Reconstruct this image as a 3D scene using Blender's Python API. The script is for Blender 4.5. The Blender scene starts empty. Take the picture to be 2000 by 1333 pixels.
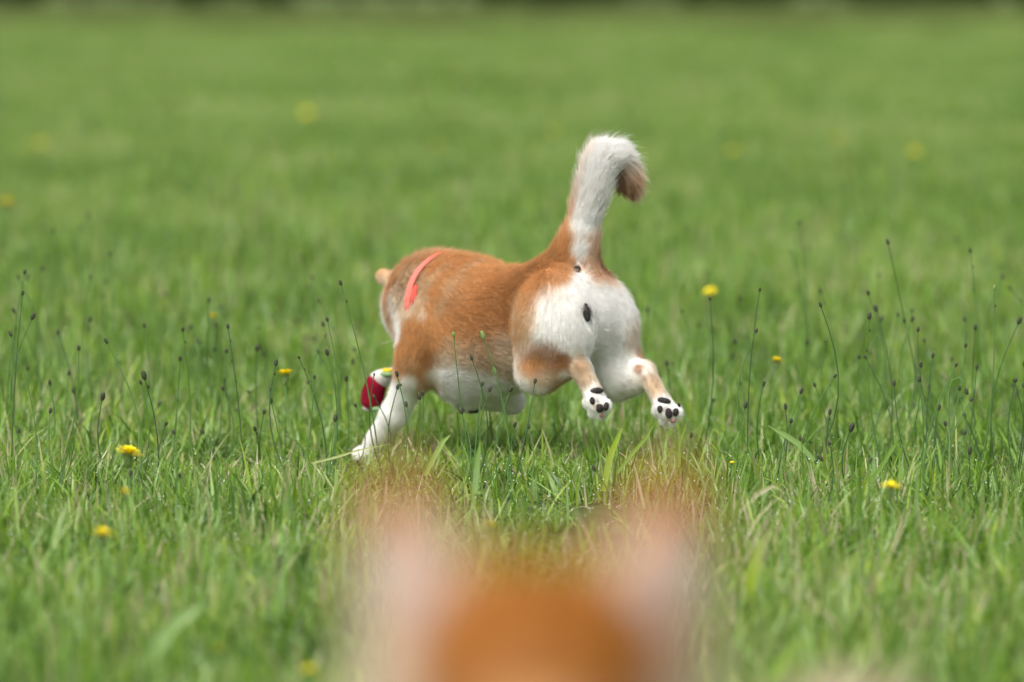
import bpy, math, random
import numpy as np
from mathutils import Vector, Matrix

random.seed(7)
rng = np.random.default_rng(7)
SC = bpy.context.scene
COL = SC.collection

# ------------------------------------------------------------------ camera, light, exposure
CAM_H = 0.895
FPX = 10000.0                       # focal length in photo pixels (photo 2000 x 1333)
PITCH = math.atan((666.5 + 20) / FPX)
cam_d = bpy.data.cameras.new('camera')
cam_d.sensor_width = 36.0
cam_d.lens = FPX / 2000 * 36.0
cam_d.clip_start = 0.1
cam_d.clip_end = 2000
cam_d.dof.use_dof = True
cam_d.dof.focus_distance = 9.0
cam_d.dof.aperture_fstop = 2.9
cam = bpy.data.objects.new('camera', cam_d)
COL.objects.link(cam)
cam.location = (0, 0, CAM_H)
cam.rotation_euler = (math.pi / 2 - PITCH, 0, 0)
SC.camera = cam

SUN_EL, SUN_AZ = math.radians(58), math.radians(-150)   # azimuth from +Y, clockwise
w = bpy.data.worlds.new('World')
SC.world = w
w.use_nodes = True
nt = w.node_tree
bg = nt.nodes['Background']
sky = nt.nodes.new('ShaderNodeTexSky')
sky.sky_type = 'NISHITA'
sky.sun_disc = False
sky.sun_elevation = SUN_EL
sky.sun_rotation = SUN_AZ
sky.air_density = 1.0
sky.dust_density = 6.0
sky.ozone_density = 1.0
hsv = nt.nodes.new('ShaderNodeHueSaturation')     # cloud cover: the light is nearly grey
hsv.inputs['Saturation'].default_value = 0.35
nt.links.new(sky.outputs[0], hsv.inputs['Color'])
nt.links.new(hsv.outputs[0], bg.inputs[0])
bg.inputs[1].default_value = 0.15

sd = bpy.data.lights.new('sun', 'SUN')
sd.energy = 1.1
sd.angle = math.radians(22)
sd.color = (1.0, 0.96, 0.9)
sun = bpy.data.objects.new('sun', sd)
COL.objects.link(sun)
sdir = Vector((math.sin(SUN_AZ) * math.cos(SUN_EL), math.cos(SUN_AZ) * math.cos(SUN_EL), math.sin(SUN_EL)))
sun.rotation_euler = (-sdir).to_track_quat('-Z', 'Y').to_euler()

SC.view_settings.view_transform = 'Standard'
SC.view_settings.look = 'None'
SC.view_settings.gamma = 1
SC.view_settings.exposure = 0.64
SC.view_settings.use_curve_mapping = False
SC.render.engine = 'CYCLES'
SC.cycles.use_denoising = True
SC.cycles.max_bounces = 8
SC.cycles.transparent_max_bounces = 8
SC.cycles_curves.shape = 'RIBBONS'

# ------------------------------------------------------------------ helpers
CAM = np.array([0, 0, CAM_H])
FW = np.array([0, math.cos(PITCH), -math.sin(PITCH)])
UP = np.array([0, math.sin(PITCH), math.cos(PITCH)])
RT = np.array([1.0, 0, 0])


def ray(px, py):
    return FW + RT * (px - 1000) / FPX - UP * (py - 666.5) / FPX


def at(px, py, depth):
    return CAM + ray(px, py) * depth


def srgb(r, g, b):
    return tuple(((c / 255) / 12.92 if c / 255 <= 0.04045 else ((c / 255 + 0.055) / 1.055) ** 2.4) for c in (r, g, b)) + (1.0,)


def tag(o, label=None, cat=None, group=None, kind=None):
    if label: o['label'] = label
    if cat: o['category'] = cat
    if group: o['group'] = group
    if kind: o['kind'] = kind
    return o


def empty(name, loc, label, cat, group=None):
    o = bpy.data.objects.new(name, None)
    COL.objects.link(o)
    o.location = loc
    o.empty_display_size = 0.05
    return tag(o, label, cat, group)


def link(name, data, parent=None, mat=None):
    o = bpy.data.objects.new(name, data)
    COL.objects.link(o)
    if mat is not None:
        data.materials.append(mat)
    if parent is not None:
        o.parent = parent
        o.matrix_parent_inverse = Matrix.Translation(-Vector(parent.location))
    return o


def mesh(name, verts, faces, smooth=True):
    me = bpy.data.meshes.new(name)
    me.from_pydata([tuple(v) for v in verts], [], [tuple(int(i) for i in f) for f in faces])
    if smooth:
        me.polygons.foreach_set('use_smooth', [True] * len(me.polygons))
    me.update()
    return me


def mesh_np(name, verts, quads, smooth=True):
    me = bpy.data.meshes.new(name)
    nv, nf, k = len(verts), len(quads), quads.shape[1]
    me.vertices.add(nv)
    me.vertices.foreach_set('co', np.asarray(verts, np.float32).ravel())
    me.loops.add(nf * k)
    me.loops.foreach_set('vertex_index', np.asarray(quads, np.int32).ravel())
    me.polygons.add(nf)
    me.polygons.foreach_set('loop_start', np.arange(0, nf * k, k, dtype=np.int32))
    if smooth:
        me.polygons.foreach_set('use_smooth', np.ones(nf, bool))
    me.update(calc_edges=True)
    return me


def norm(v):
    v = np.asarray(v, float)
    n = np.linalg.norm(v, axis=-1, keepdims=True)
    return v / np.maximum(n, 1e-9)


def tube(pts, radii, seg=6, cap=True):
    pts = np.asarray(pts, float)
    V, F = [], []
    ref = np.array([0.3, 0.9, 0.1])
    for i, p in enumerate(pts):
        t = norm(pts[min(i + 1, len(pts) - 1)] - pts[max(i - 1, 0)])
        u = norm(np.cross(t, ref)); v = np.cross(t, u)
        for k in range(seg):
            a = 2 * math.pi * k / seg
            V.append(p + radii[i] * (math.cos(a) * u + math.sin(a) * v))
    for i in range(len(pts) - 1):
        for k in range(seg):
            F.append((i * seg + k, i * seg + (k + 1) % seg, (i + 1) * seg + (k + 1) % seg, (i + 1) * seg + k))
    if cap:
        F.append(tuple(range(seg))[::-1]); F.append(tuple((len(pts) - 1) * seg + k for k in range(seg)))
    return V, F


def ellipsoid_vf(c, axes, r, nu=14, nv=9):
    V, F = [], []
    for j in range(nv + 1):
        th = math.pi * j / nv
        for i in range(nu):
            ph = 2 * math.pi * i / nu
            d = np.array([math.sin(th) * math.cos(ph) * r[0], math.sin(th) * math.sin(ph) * r[1], math.cos(th) * r[2]])
            V.append(np.asarray(c) + d @ np.asarray(axes))
    for j in range(nv):
        for i in range(nu):
            F.append((j * nu + i, j * nu + (i + 1) % nu, (j + 1) * nu + (i + 1) % nu, (j + 1) * nu + i))
    return V, F


def vf_join(parts):
    V, F = [], []
    for v, f in parts:
        o = len(V); V += list(v); F += [tuple(i + o for i in q) for q in f]
    return V, F


# ------------------------------------------------------------------ materials
def mat_new(name):
    m = bpy.data.materials.new(name)
    m.use_nodes = True
    t = m.node_tree
    return m, t, t.nodes['Principled BSDF']


def simple(name, col, rough=0.6, spec=0.3, var=0.12, scale=60.0, bump=0.0):
    m, t, p = mat_new(name)
    no = t.nodes.new('ShaderNodeTexNoise'); no.inputs['Scale'].default_value = scale
    tc = t.nodes.new('ShaderNodeNewGeometry')
    t.links.new(tc.outputs['Position'], no.inputs['Vector'])
    mx = t.nodes.new('ShaderNodeMix'); mx.data_type = 'RGBA'
    mx.inputs['A'].default_value = tuple(c * (1 - var) for c in col[:3]) + (1,)
    mx.inputs['B'].default_value = tuple(min(1, c * (1 + var)) for c in col[:3]) + (1,)
    t.links.new(no.outputs['Fac'], mx.inputs['Factor'])
    t.links.new(mx.outputs['Result'], p.inputs['Base Color'])
    p.inputs['Roughness'].default_value = rough
    p.inputs['Specular IOR Level'].default_value = spec
    if bump:
        b = t.nodes.new('ShaderNodeBump'); b.inputs['Strength'].default_value = bump; b.inputs['Distance'].default_value = 0.002
        t.links.new(no.outputs['Fac'], b.inputs['Height']); t.links.new(b.outputs[0], p.inputs['Normal'])
    return m


def fur_mat(name, thin=False):
    m, t, p = mat_new(name)
    a = t.nodes.new('ShaderNodeAttribute'); a.attribute_name = 'Col'
    t.links.new(a.outputs['Color'], p.inputs['Base Color'])
    p.inputs['Roughness'].default_value = 0.55
    p.inputs['Specular IOR Level'].default_value = 0.16
    if thin:
        tr = t.nodes.new('ShaderNodeBsdfTranslucent'); t.links.new(a.outputs['Color'], tr.inputs[0])
        mx = t.nodes.new('ShaderNodeMixShader'); mx.inputs[0].default_value = 0.42
        t.links.new(p.outputs[0], mx.inputs[1]); t.links.new(tr.outputs[0], mx.inputs[2])
        t.links.new(mx.outputs[0], t.nodes['Material Output'].inputs['Surface'])
    return m


def grass_mat():
    m, t, p = mat_new('grass_blade')
    L = t.links
    a = t.nodes.new('ShaderNodeAttribute'); a.attribute_name = 'tint'
    geo = t.nodes.new('ShaderNodeNewGeometry')
    n1 = t.nodes.new('ShaderNodeTexNoise'); n1.inputs['Scale'].default_value = 0.35; n1.inputs['Detail'].default_value = 3
    mp = t.nodes.new('ShaderNodeMapping'); mp.inputs['Scale'].default_value = (1.0, 0.55, 1.0)
    L.new(geo.outputs['Position'], mp.inputs[0]); L.new(mp.outputs[0], n1.inputs['Vector'])
    # tint per blade + drift over the field at two scales (patches of species and growth)
    n3 = t.nodes.new('ShaderNodeTexNoise'); n3.inputs['Scale'].default_value = 2.6; n3.inputs['Detail'].default_value = 2
    L.new(geo.outputs['Position'], n3.inputs['Vector'])
    mr = t.nodes.new('ShaderNodeMapRange'); mr.inputs['From Min'].default_value = 0.3; mr.inputs['From Max'].default_value = 0.7
    mr.inputs['To Min'].default_value = -0.2; mr.inputs['To Max'].default_value = 0.2
    L.new(n1.outputs['Fac'], mr.inputs['Value'])
    mr3 = t.nodes.new('ShaderNodeMapRange'); mr3.inputs['From Min'].default_value = 0.3; mr3.inputs['From Max'].default_value = 0.7
    mr3.inputs['To Min'].default_value = -0.22; mr3.inputs['To Max'].default_value = 0.22
    L.new(n3.outputs['Fac'], mr3.inputs['Value'])
    ad0 = t.nodes.new('ShaderNodeMath'); ad0.operation = 'ADD'
    L.new(mr.outputs[0], ad0.inputs[0]); L.new(mr3.outputs[0], ad0.inputs[1])
    ad = t.nodes.new('ShaderNodeMath'); ad.operation = 'ADD'
    L.new(a.outputs['Fac'], ad.inputs[0]); L.new(ad0.outputs[0], ad.inputs[1])
    cr = t.nodes.new('ShaderNodeValToRGB')
    e = cr.color_ramp.elements
    e[0].position = 0.0; e[0].color = (0.045, 0.11, 0.012, 1)
    e[1].position = 1.0; e[1].color = (0.52, 0.44, 0.27, 1)
    for pos, c in ((0.2, (0.14, 0.27, 0.025, 1)), (0.42, (0.20, 0.37, 0.03, 1)), (0.6, (0.30, 0.46, 0.16, 1)),
                   (0.74, (0.33, 0.47, 0.02, 1)), (0.9, (0.44, 0.43, 0.22, 1))):
        x = e.new(pos); x.color = c
    L.new(ad.outputs[0], cr.inputs[0])
    L.new(cr.outputs[0], p.inputs['Base Color'])
    p.inputs['Roughness'].default_value = 0.36
    p.inputs['Specular IOR Level'].default_value = 0.6
    tr = t.nodes.new('ShaderNodeBsdfTranslucent')
    L.new(cr.outputs[0], tr.inputs[0])
    mx = t.nodes.new('ShaderNodeMixShader'); mx.inputs[0].default_value = 0.45
    L.new(p.outputs[0], mx.inputs[1]); L.new(tr.outputs[0], mx.inputs[2])
    L.new(mx.outputs[0], t.nodes['Material Output'].inputs['Surface'])
    return m


def ground_mat():
    m, t, p = mat_new('meadow_soil')
    L = t.links
    geo = t.nodes.new('ShaderNodeNewGeometry')
    n1 = t.nodes.new('ShaderNodeTexNoise'); n1.inputs['Scale'].default_value = 9; n1.inputs['Detail'].default_value = 6
    n2 = t.nodes.new('ShaderNodeTexNoise'); n2.inputs['Scale'].default_value = 0.06; n2.inputs['Detail'].default_value = 3
    L.new(geo.outputs['Position'], n1.inputs['Vector']); L.new(geo.outputs['Position'], n2.inputs['Vector'])
    cr = t.nodes.new('ShaderNodeValToRGB'); e = cr.color_ramp.elements
    e[0].position = 0.3; e[0].color = (0.035, 0.05, 0.015, 1)
    e[1].position = 0.75; e[1].color = (0.075, 0.11, 0.03, 1)
    L.new(n1.outputs['Fac'], cr.inputs[0])
    # far end of the field: worn, drier grass in irregular patches
    sx = t.nodes.new('ShaderNodeSeparateXYZ'); L.new(geo.outputs['Position'], sx.inputs[0])
    mr = t.nodes.new('ShaderNodeMapRange'); mr.inputs['From Min'].default_value = 60; mr.inputs['From Max'].default_value = 130
    L.new(sx.outputs['Y'], mr.inputs['Value'])
    c2 = t.nodes.new('ShaderNodeValToRGB'); e = c2.color_ramp.elements
    e[0].position = 0.38; e[0].color = (0.10, 0.17, 0.05, 1)
    e[1].position = 0.62; e[1].color = (0.15, 0.17, 0.07, 1)
    L.new(n2.outputs['Fac'], c2.inputs[0])
    mx = t.nodes.new('ShaderNodeMix'); mx.data_type = 'RGBA'
    L.new(mr.outputs[0], mx.inputs['Factor']); L.new(cr.outputs[0], mx.inputs['A']); L.new(c2.outputs[0], mx.inputs['B'])
    L.new(mx.outputs['Result'], p.inputs['Base Color'])
    p.inputs['Roughness'].default_value = 0.95
    p.inputs['Specular IOR Level'].default_value = 0.1
    return m


M = {
    'fur': fur_mat('fur_strands', True),
    'skin': fur_mat('fur_undercoat'),
    'grass': grass_mat(),
    'ground': ground_mat(),
    'pad': simple('paw_leather', (0.030, 0.024, 0.023, 1), 0.75, 0.3, 0.6, 420, 0.9),
    'pink': simple('pink_pad', (0.28, 0.12, 0.09, 1), 0.5, 0.4, 0.3, 200, 0.3),
    'collar': simple('coral_webbing', (0.66, 0.17, 0.13, 1), 0.8, 0.2, 0.15, 400, 0.4),
    'collar_dark': simple('red_buckle', (0.58, 0.085, 0.055, 1), 0.6, 0.3, 0.3, 300, 0.3),
    'plush_red': simple('red_plush', (0.30, 0.010, 0.034, 1), 0.95, 0.1, 0.35, 250, 0.8),
    'plush_white': simple('white_plush', (0.72, 0.70, 0.66, 1), 0.95, 0.1, 0.12, 250, 0.8),
    'plush_green': simple('green_plush', (0.22, 0.36, 0.16, 1), 0.95, 0.1, 0.2, 250, 0.8),
    'plush_yellow': simple('yellow_plush', (0.80, 0.52, 0.02, 1), 0.95, 0.1, 0.1, 250, 0.8),
    'petal': simple('yellow_petal', (0.88, 0.74, 0.010, 1), 0.6, 0.2, 0.12, 200),
    'stem': simple('flower_stem', (0.085, 0.18, 0.045, 1), 0.5, 0.35, 0.3, 12),
    'stem_dark': simple('dark_stem', (0.05, 0.10, 0.03, 1), 0.5, 0.35, 0.35, 14),
    'bud': simple('closed_bud', (0.055, 0.062, 0.035, 1), 0.6, 0.3, 0.7, 260),
    'bud_green': simple('green_bud', (0.20, 0.30, 0.09, 1), 0.6, 0.3, 0.3, 260),
    'bud_tip': simple('bud_tip', (0.30, 0.22, 0.16, 1), 0.8, 0.2, 0.3, 260),
    'leaf_dark': simple('hedge_leaf', (0.035, 0.06, 0.02, 1), 0.6, 0.3, 0.5, 1.2),
    'bark': simple('bark', (0.08, 0.06, 0.045, 1), 0.9, 0.1, 0.3, 3),
    'rough': simple('rough_grass', (0.13, 0.17, 0.05, 1), 0.8, 0.1, 0.5, 0.3),
    'eye': simple('dark_eye', (0.01, 0.006, 0.004, 1), 0.08, 0.6, 0.1, 50),
    'white_fleck': simple('pale_petal', (0.8, 0.8, 0.78, 1), 0.7, 0.2, 0.05, 50),
}
m, t, p = mat_new('dew')
p.inputs['Base Color'].default_value = (1, 1, 1, 1)
p.inputs['Roughness'].default_value = 0.0
p.inputs['IOR'].default_value = 1.33
p.inputs['Transmission Weight'].default_value = 0.35
p.inputs['Metallic'].default_value = 0.65     # beads resting on an air film look silvery
M['dew'] = m

# ------------------------------------------------------------------ ground and far hedge
gv, gf = [], []
xs = [-400, -60, -20, -8, 0, 8, 20, 60, 400]
ys = [-60, -5, 3, 8, 12, 20, 40, 80, 150, 230, 900]
for y in ys:
    for x in xs:
        gv.append((x, y, 0))
for j in range(len(ys) - 1):
    for i in range(len(xs) - 1):
        a = j * len(xs) + i
        gf.append((a, a + 1, a + 1 + len(xs), a + len(xs)))
tag(link('ground', mesh('ground', gv, gf), None, M['ground']), kind='structure')


def leafy_bush(w_, h_, seed, nleaf=2600):
    r = np.random.default_rng(seed)
    nb = 16
    cs = np.stack([r.uniform(-.5, .5, nb) * w_, r.uniform(-.35, .35, nb) * w_, r.uniform(.12, .8, nb) * h_], 1)
    rs = r.uniform(.14, .26, nb) * h_
    k = r.integers(0, nb, nleaf)
    d = norm(r.normal(size=(nleaf, 3)))
    c = cs[k] + d * (rs[k] * r.uniform(.55, 1.05, nleaf))[:, None]
    c[:, 2] = np.maximum(c[:, 2], .1)
    u = norm(r.normal(size=(nleaf, 3))); v = norm(np.cross(u, norm(r.normal(size=(nleaf, 3)))))
    s = r.uniform(.10, .22, nleaf)[:, None]
    V = np.concatenate([c - u * s, c + v * s * .6, c + u * s, c - v * s * .6]).reshape(4, nleaf, 3).transpose(1, 0, 2).reshape(-1, 3)
    Q = np.arange(nleaf * 4).reshape(nleaf, 4)
    return mesh_np('crown', V, Q, False)


bushes = [leafy_bush(5, 4.5, 1), leafy_bush(6, 6.0, 2), leafy_bush(4, 3.0, 3)]
bush_words = ['rounded dark', 'tall broad dark', 'low spreading dark']
trunks = []
for hh in (2.4, 3.2, 1.6):
    parts = [tube([(0, 0, 0), (.05, .02, hh * .5), (.02, 0, hh)], [.16, .12, .05], 8)]
    for k in range(4):
        a = k * 1.6
        parts.append(tube([(0.02, 0, hh * .35 + .1 * k), (math.cos(a) * .6, math.sin(a) * .5, hh * .7), (math.cos(a) * 1.1, math.sin(a) * .9, hh * 1.05)], [.07, .05, .02], 6))
    trunks.append(mesh('trunk', *vf_join(parts)))
for tm in trunks: tm.materials.append(M['bark'])
for bm_ in bushes: bm_.materials.append(M['leaf_dark'])
hx, NB = -24.5, []
while hx < 24.5:
    NB.append(hx); hx += rng.uniform(1.65, 2.3)
ORD = ['first', 'second', 'third', 'fourth', 'fifth', 'sixth', 'seventh', 'eighth', 'ninth', 'tenth', 'eleventh', 'twelfth', 'thirteenth', 'fourteenth', 'fifteenth', 'sixteenth', 'seventeenth', 'eighteenth', 'nineteenth', 'twentieth', 'twenty-first', 'twenty-second', 'twenty-third', 'twenty-fourth', 'twenty-fifth', 'twenty-sixth', 'twenty-seventh', 'twenty-eighth', 'twenty-ninth']
for i, hx in enumerate(NB):
    k = int(rng.integers(0, 3)); y = 196 + rng.uniform(-7, 10)
    e = empty('hedge_bush', (hx, y, 0), f'{bush_words[k]} bush, {ORD[i]} from the left along the far field edge', 'bush', 'bushes along the far field edge')
    for nm, dd in (('crown', bushes[k]), ('trunk', trunks[k])):
        o = bpy.data.objects.new(nm, dd); COL.objects.link(o); o.parent = e
    e.rotation_euler.z = rng.uniform(0, 6.28)
    s = rng.uniform(.95, 1.35); e.scale = (s, s, s)

# ------------------------------------------------------------------ grass: blade patches, instanced as one mass
def blades_mesh(n, rad, seed, hmin=.03, hmax=.085, long_share=.12, wmul=1.0, dt=0.0):
    r = np.random.default_rng(seed)
    rr = rad * np.sqrt(r.uniform(0, 1, n)); ph = r.uniform(0, 2 * np.pi, n)
    # tufts: pull part of the roots to tuft centres
    nt_ = max(3, n // 26)
    tc = np.stack([rad * np.sqrt(r.uniform(0, 1, nt_)), r.uniform(0, 2 * np.pi, nt_)], 1)
    tx, ty = tc[:, 0] * np.cos(tc[:, 1]), tc[:, 0] * np.sin(tc[:, 1])
    x, y = rr * np.cos(ph), rr * np.sin(ph)
    k = r.integers(0, nt_, n); into = r.uniform(0, 1, n) < .55
    x = np.where(into, tx[k] + r.normal(0, .012, n), x); y = np.where(into, ty[k] + r.normal(0, .012, n), y)
    h = r.uniform(hmin, hmax, n) * r.uniform(.7, 1.1, n)
    lg = r.uniform(0, 1, n) < long_share
    h = np.where(lg, r.uniform(.08, .145, n), h)
    wd = r.uniform(.0009, .0027, n) * wmul * np.where(r.uniform(0, 1, n) < .12, 1.6, 1.0) * np.where(r.uniform(0, 1, n) < .06, 1.7, 1.0)
    az = r.uniform(0, 2 * np.pi, n)
    lean = np.abs(r.normal(0.28, .34, n)); bend = r.uniform(-.2, 1.35, n); bend = bend * np.abs(bend)
    lie = r.uniform(0, 1, n) < .14
    lean = np.where(lie, r.uniform(.8, 1.3, n), lean)
    da = np.stack([np.cos(az), np.sin(az), np.zeros(n)], 1)
    twist = r.uniform(-1.2, 1.2, n)
    segs = 5
    V = np.zeros((n, segs * 2, 3)); T = np.zeros((n, segs * 2))
    p = np.stack([x, y, np.full(n, -.004)], 1)
    tnt = np.clip(r.beta(1.15, 1.6, n) * .92 + dt, 0, .87)
    dead = r.uniform(0, 1, n) < .055
    tnt = np.where(dead, r.uniform(.9, 1.05, n), tnt)
    prof = [.75, 1.0, .92, .62, .06]
    for s in range(segs):
        u = s / (segs - 1)
        ang = lean + bend * u * 1.25
        wa = az + np.pi / 2 + twist * (.3 + u)
        wv = np.stack([np.cos(wa), np.sin(wa), 0 * wa], 1) * (wd * prof[s])[:, None]
        V[:, 2 * s] = p - wv; V[:, 2 * s + 1] = p + wv
        T[:, 2 * s] = T[:, 2 * s + 1] = tnt + np.where(lg & (u > .9), .12, 0)
        stp = (h / (segs - 1))[:, None]
        p = p + (da * np.sin(ang)[:, None] + np.array([0, 0, 1]) * np.cos(ang)[:, None]) * stp
        p[:, 2] = np.maximum(p[:, 2], .003)
    base = (np.arange(n) * segs * 2)[:, None]
    Q = np.concatenate([base + np.array([2 * s, 2 * s + 1, 2 * s + 3, 2 * s + 2]) for s in range(segs - 1)])
    me = mesh_np('grass_patch', V.reshape(-1, 3), Q, True)
    at_ = me.attributes.new('tint', 'FLOAT', 'POINT')
    at_.data.foreach_set('value', T.ravel().astype(np.float32))
    me.materials.append(M['grass'])
    return me


def instancer(name, meshes, pos, rot, scl, idx, kind='stuff'):
    """one object that places its patch meshes at points (geometry nodes)"""
    src = bpy.data.collections.new(name + '_pieces')
    for i_, me_ in enumerate(meshes):
        src.objects.link(bpy.data.objects.new('%s_piece_%02d' % (name, i_), me_))
    me = bpy.data.meshes.new(name)
    n = len(pos)
    me.vertices.add(n); me.vertices.foreach_set('co', np.asarray(pos, np.float32).ravel())
    for nm, ty, arr, key in (('rot', 'FLOAT_VECTOR', rot, 'vector'), ('scl', 'FLOAT_VECTOR', scl, 'vector'), ('idx', 'INT', idx, 'value')):
        a_ = me.attributes.new(nm, ty, 'POINT')
        a_.data.foreach_set(key, np.asarray(arr, np.int32 if ty == 'INT' else np.float32).ravel())
    me.update()
    o = bpy.data.objects.new(name, me); COL.objects.link(o)
    g = bpy.data.node_groups.new(name + '_scatter', 'GeometryNodeTree')
    g.interface.new_socket('Geometry', in_out='INPUT', socket_type='NodeSocketGeometry')
    g.interface.new_socket('Geometry', in_out='OUTPUT', socket_type='NodeSocketGeometry')
    N, L = g.nodes, g.links
    gi, go = N.new('NodeGroupInput'), N.new('NodeGroupOutput')
    mp = N.new('GeometryNodeMeshToPoints')
    ip = N.new('GeometryNodeInstanceOnPoints')
    ci = N.new('GeometryNodeCollectionInfo'); ci.inputs['Collection'].default_value = src
    ci.inputs['Separate Children'].default_value = True; ci.inputs['Reset Children'].default_value = True
    L.new(gi.outputs[0], mp.inputs['Mesh']); L.new(mp.outputs[0], ip.inputs['Points'])
    L.new(ci.outputs[0], ip.inputs['Instance']); ip.inputs['Pick Instance'].default_value = True
    def attr(nm, ty, sock):
        a_ = N.new('GeometryNodeInputNamedAttribute'); a_.data_type = ty; a_.inputs['Name'].default_value = nm
        L.new(a_.outputs[0], ip.inputs[sock])
    attr('idx', 'INT', 'Instance Index'); attr('scl', 'FLOAT_VECTOR', 'Scale')
    a_ = N.new('GeometryNodeInputNamedAttribute'); a_.data_type = 'FLOAT_VECTOR'; a_.inputs['Name'].default_value = 'rot'
    e2r = N.new('FunctionNodeEulerToRotation'); L.new(a_.outputs[0], e2r.inputs[0]); L.new(e2r.outputs[0], ip.inputs['Rotation'])
    L.new(ip.outputs[0], go.inputs[0])
    md = o.modifiers.new('scatter', 'NODES'); md.node_group = g
    return tag(o, kind=kind)


PATCH = [blades_mesh(700, .26, 100 + k) for k in range(6)]
PATCH_MID = [blades_mesh(640, .28, 150 + k, .03, .11, .22, 1.25, .0) for k in range(4)]
PATCH_FAR = [blades_mesh(900, .62, 200 + k, .05, .12, .2, 2.2, .02) for k in range(4)]
P_, R_, S_, I_ = [], [], [], []


def scatter(y0, y1, half, dens, ids, smin, smax):
    n = 0
    nr = max(1, int((y1 - y0) / .5))
    for j in range(nr):
        a, b = y0 + (y1 - y0) * j / nr, y0 + (y1 - y0) * (j + 1) / nr
        hw = half((a + b) / 2)
        k = int(round(2 * hw * (b - a) * dens))
        for _ in range(k):
            P_.append((rng.uniform(-hw, hw), rng.uniform(a, b), 0)); R_.append((rng.normal(0, .03), rng.normal(0, .03), rng.uniform(0, 6.28)))
            s = rng.uniform(smin, smax); px_, py_ = P_[-1][:2]; hz = 1 - .18 * max(0, 1 - abs(py_ - 9.2) / .9); hz *= 1 - .42 * min(1, max(0, 1.6 - 1.6 * math.hypot((px_ + .26) / .36, (py_ - 9.35) / .85))); S_.append((s, s, s * rng.uniform(.85, 1.2) * hz)); I_.append(int(rng.choice(ids)))


scatter(1.0, 5.6, lambda y: .1 * y + 1.0, 7.0, range(6), .85, 1.1)
scatter(5.6, 13.0, lambda y: .1 * y + .8, 15.0, range(6), .8, 1.15)
scatter(13.0, 30.0, lambda y: .1 * y + 1.5, 8.0, range(6, 10), .95, 1.3)
scatter(30.0, 70.0, lambda y: .1 * y + 2.5, 1.8, range(10, 14), .95, 1.3)
scatter(70.0, 185.0, lambda y: .1 * y + 4, .55, range(10, 14), 1.1, 1.6)
go_ = instancer('grass', PATCH + PATCH_MID + PATCH_FAR, P_, R_, S_, I_)
go_['label'] = 'lush green meadow grass with leaning blades covering the whole field'
P_, R_, S_, I_ = [], [], [], []
ROUGH = [blades_mesh(700, .7, 300 + k, .10, .32, .0, 3.5) for k in range(3)]
for me_ in ROUGH: me_.materials.clear(); me_.materials.append(M['rough'])
scatter(100.0, 150.0, lambda y: .1 * y + 6, .2, range(3), .7, 1.2)
scatter(150.0, 240.0, lambda y: .1 * y + 6, .5, range(3), .8, 1.4)
ro = instancer('rough_grass', ROUGH, P_, R_, S_, I_)
ro['label'] = 'taller unmown olive and straw coloured grass along the far field edge'

# dew on the blades near the plane of focus
nd = 2300
dy = rng.uniform(6.6, 9.6, nd)
dpos = np.stack([rng.uniform(-1, 1, nd) * (.1 * dy + .3), dy, rng.uniform(.03, .08, nd) * (1 - .25 * np.clip(1 - abs(dy - 9.2) / .9, 0, 1))], 1)
bmv, bmf = ellipsoid_vf((0, 0, 0), np.eye(3), (1, 1, 1), 8, 6)
dm = mesh('dew_drop', bmv, bmf); dm.materials.append(M['dew'])
ds = rng.uniform(.0005, .0013, nd)
do = instancer('dew', [dm], dpos, np.zeros((nd, 3)), np.stack([ds, ds, ds], 1), np.zeros(nd, int))
do['label'] = 'tiny glinting dew drops scattered over the grass blades'

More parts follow.
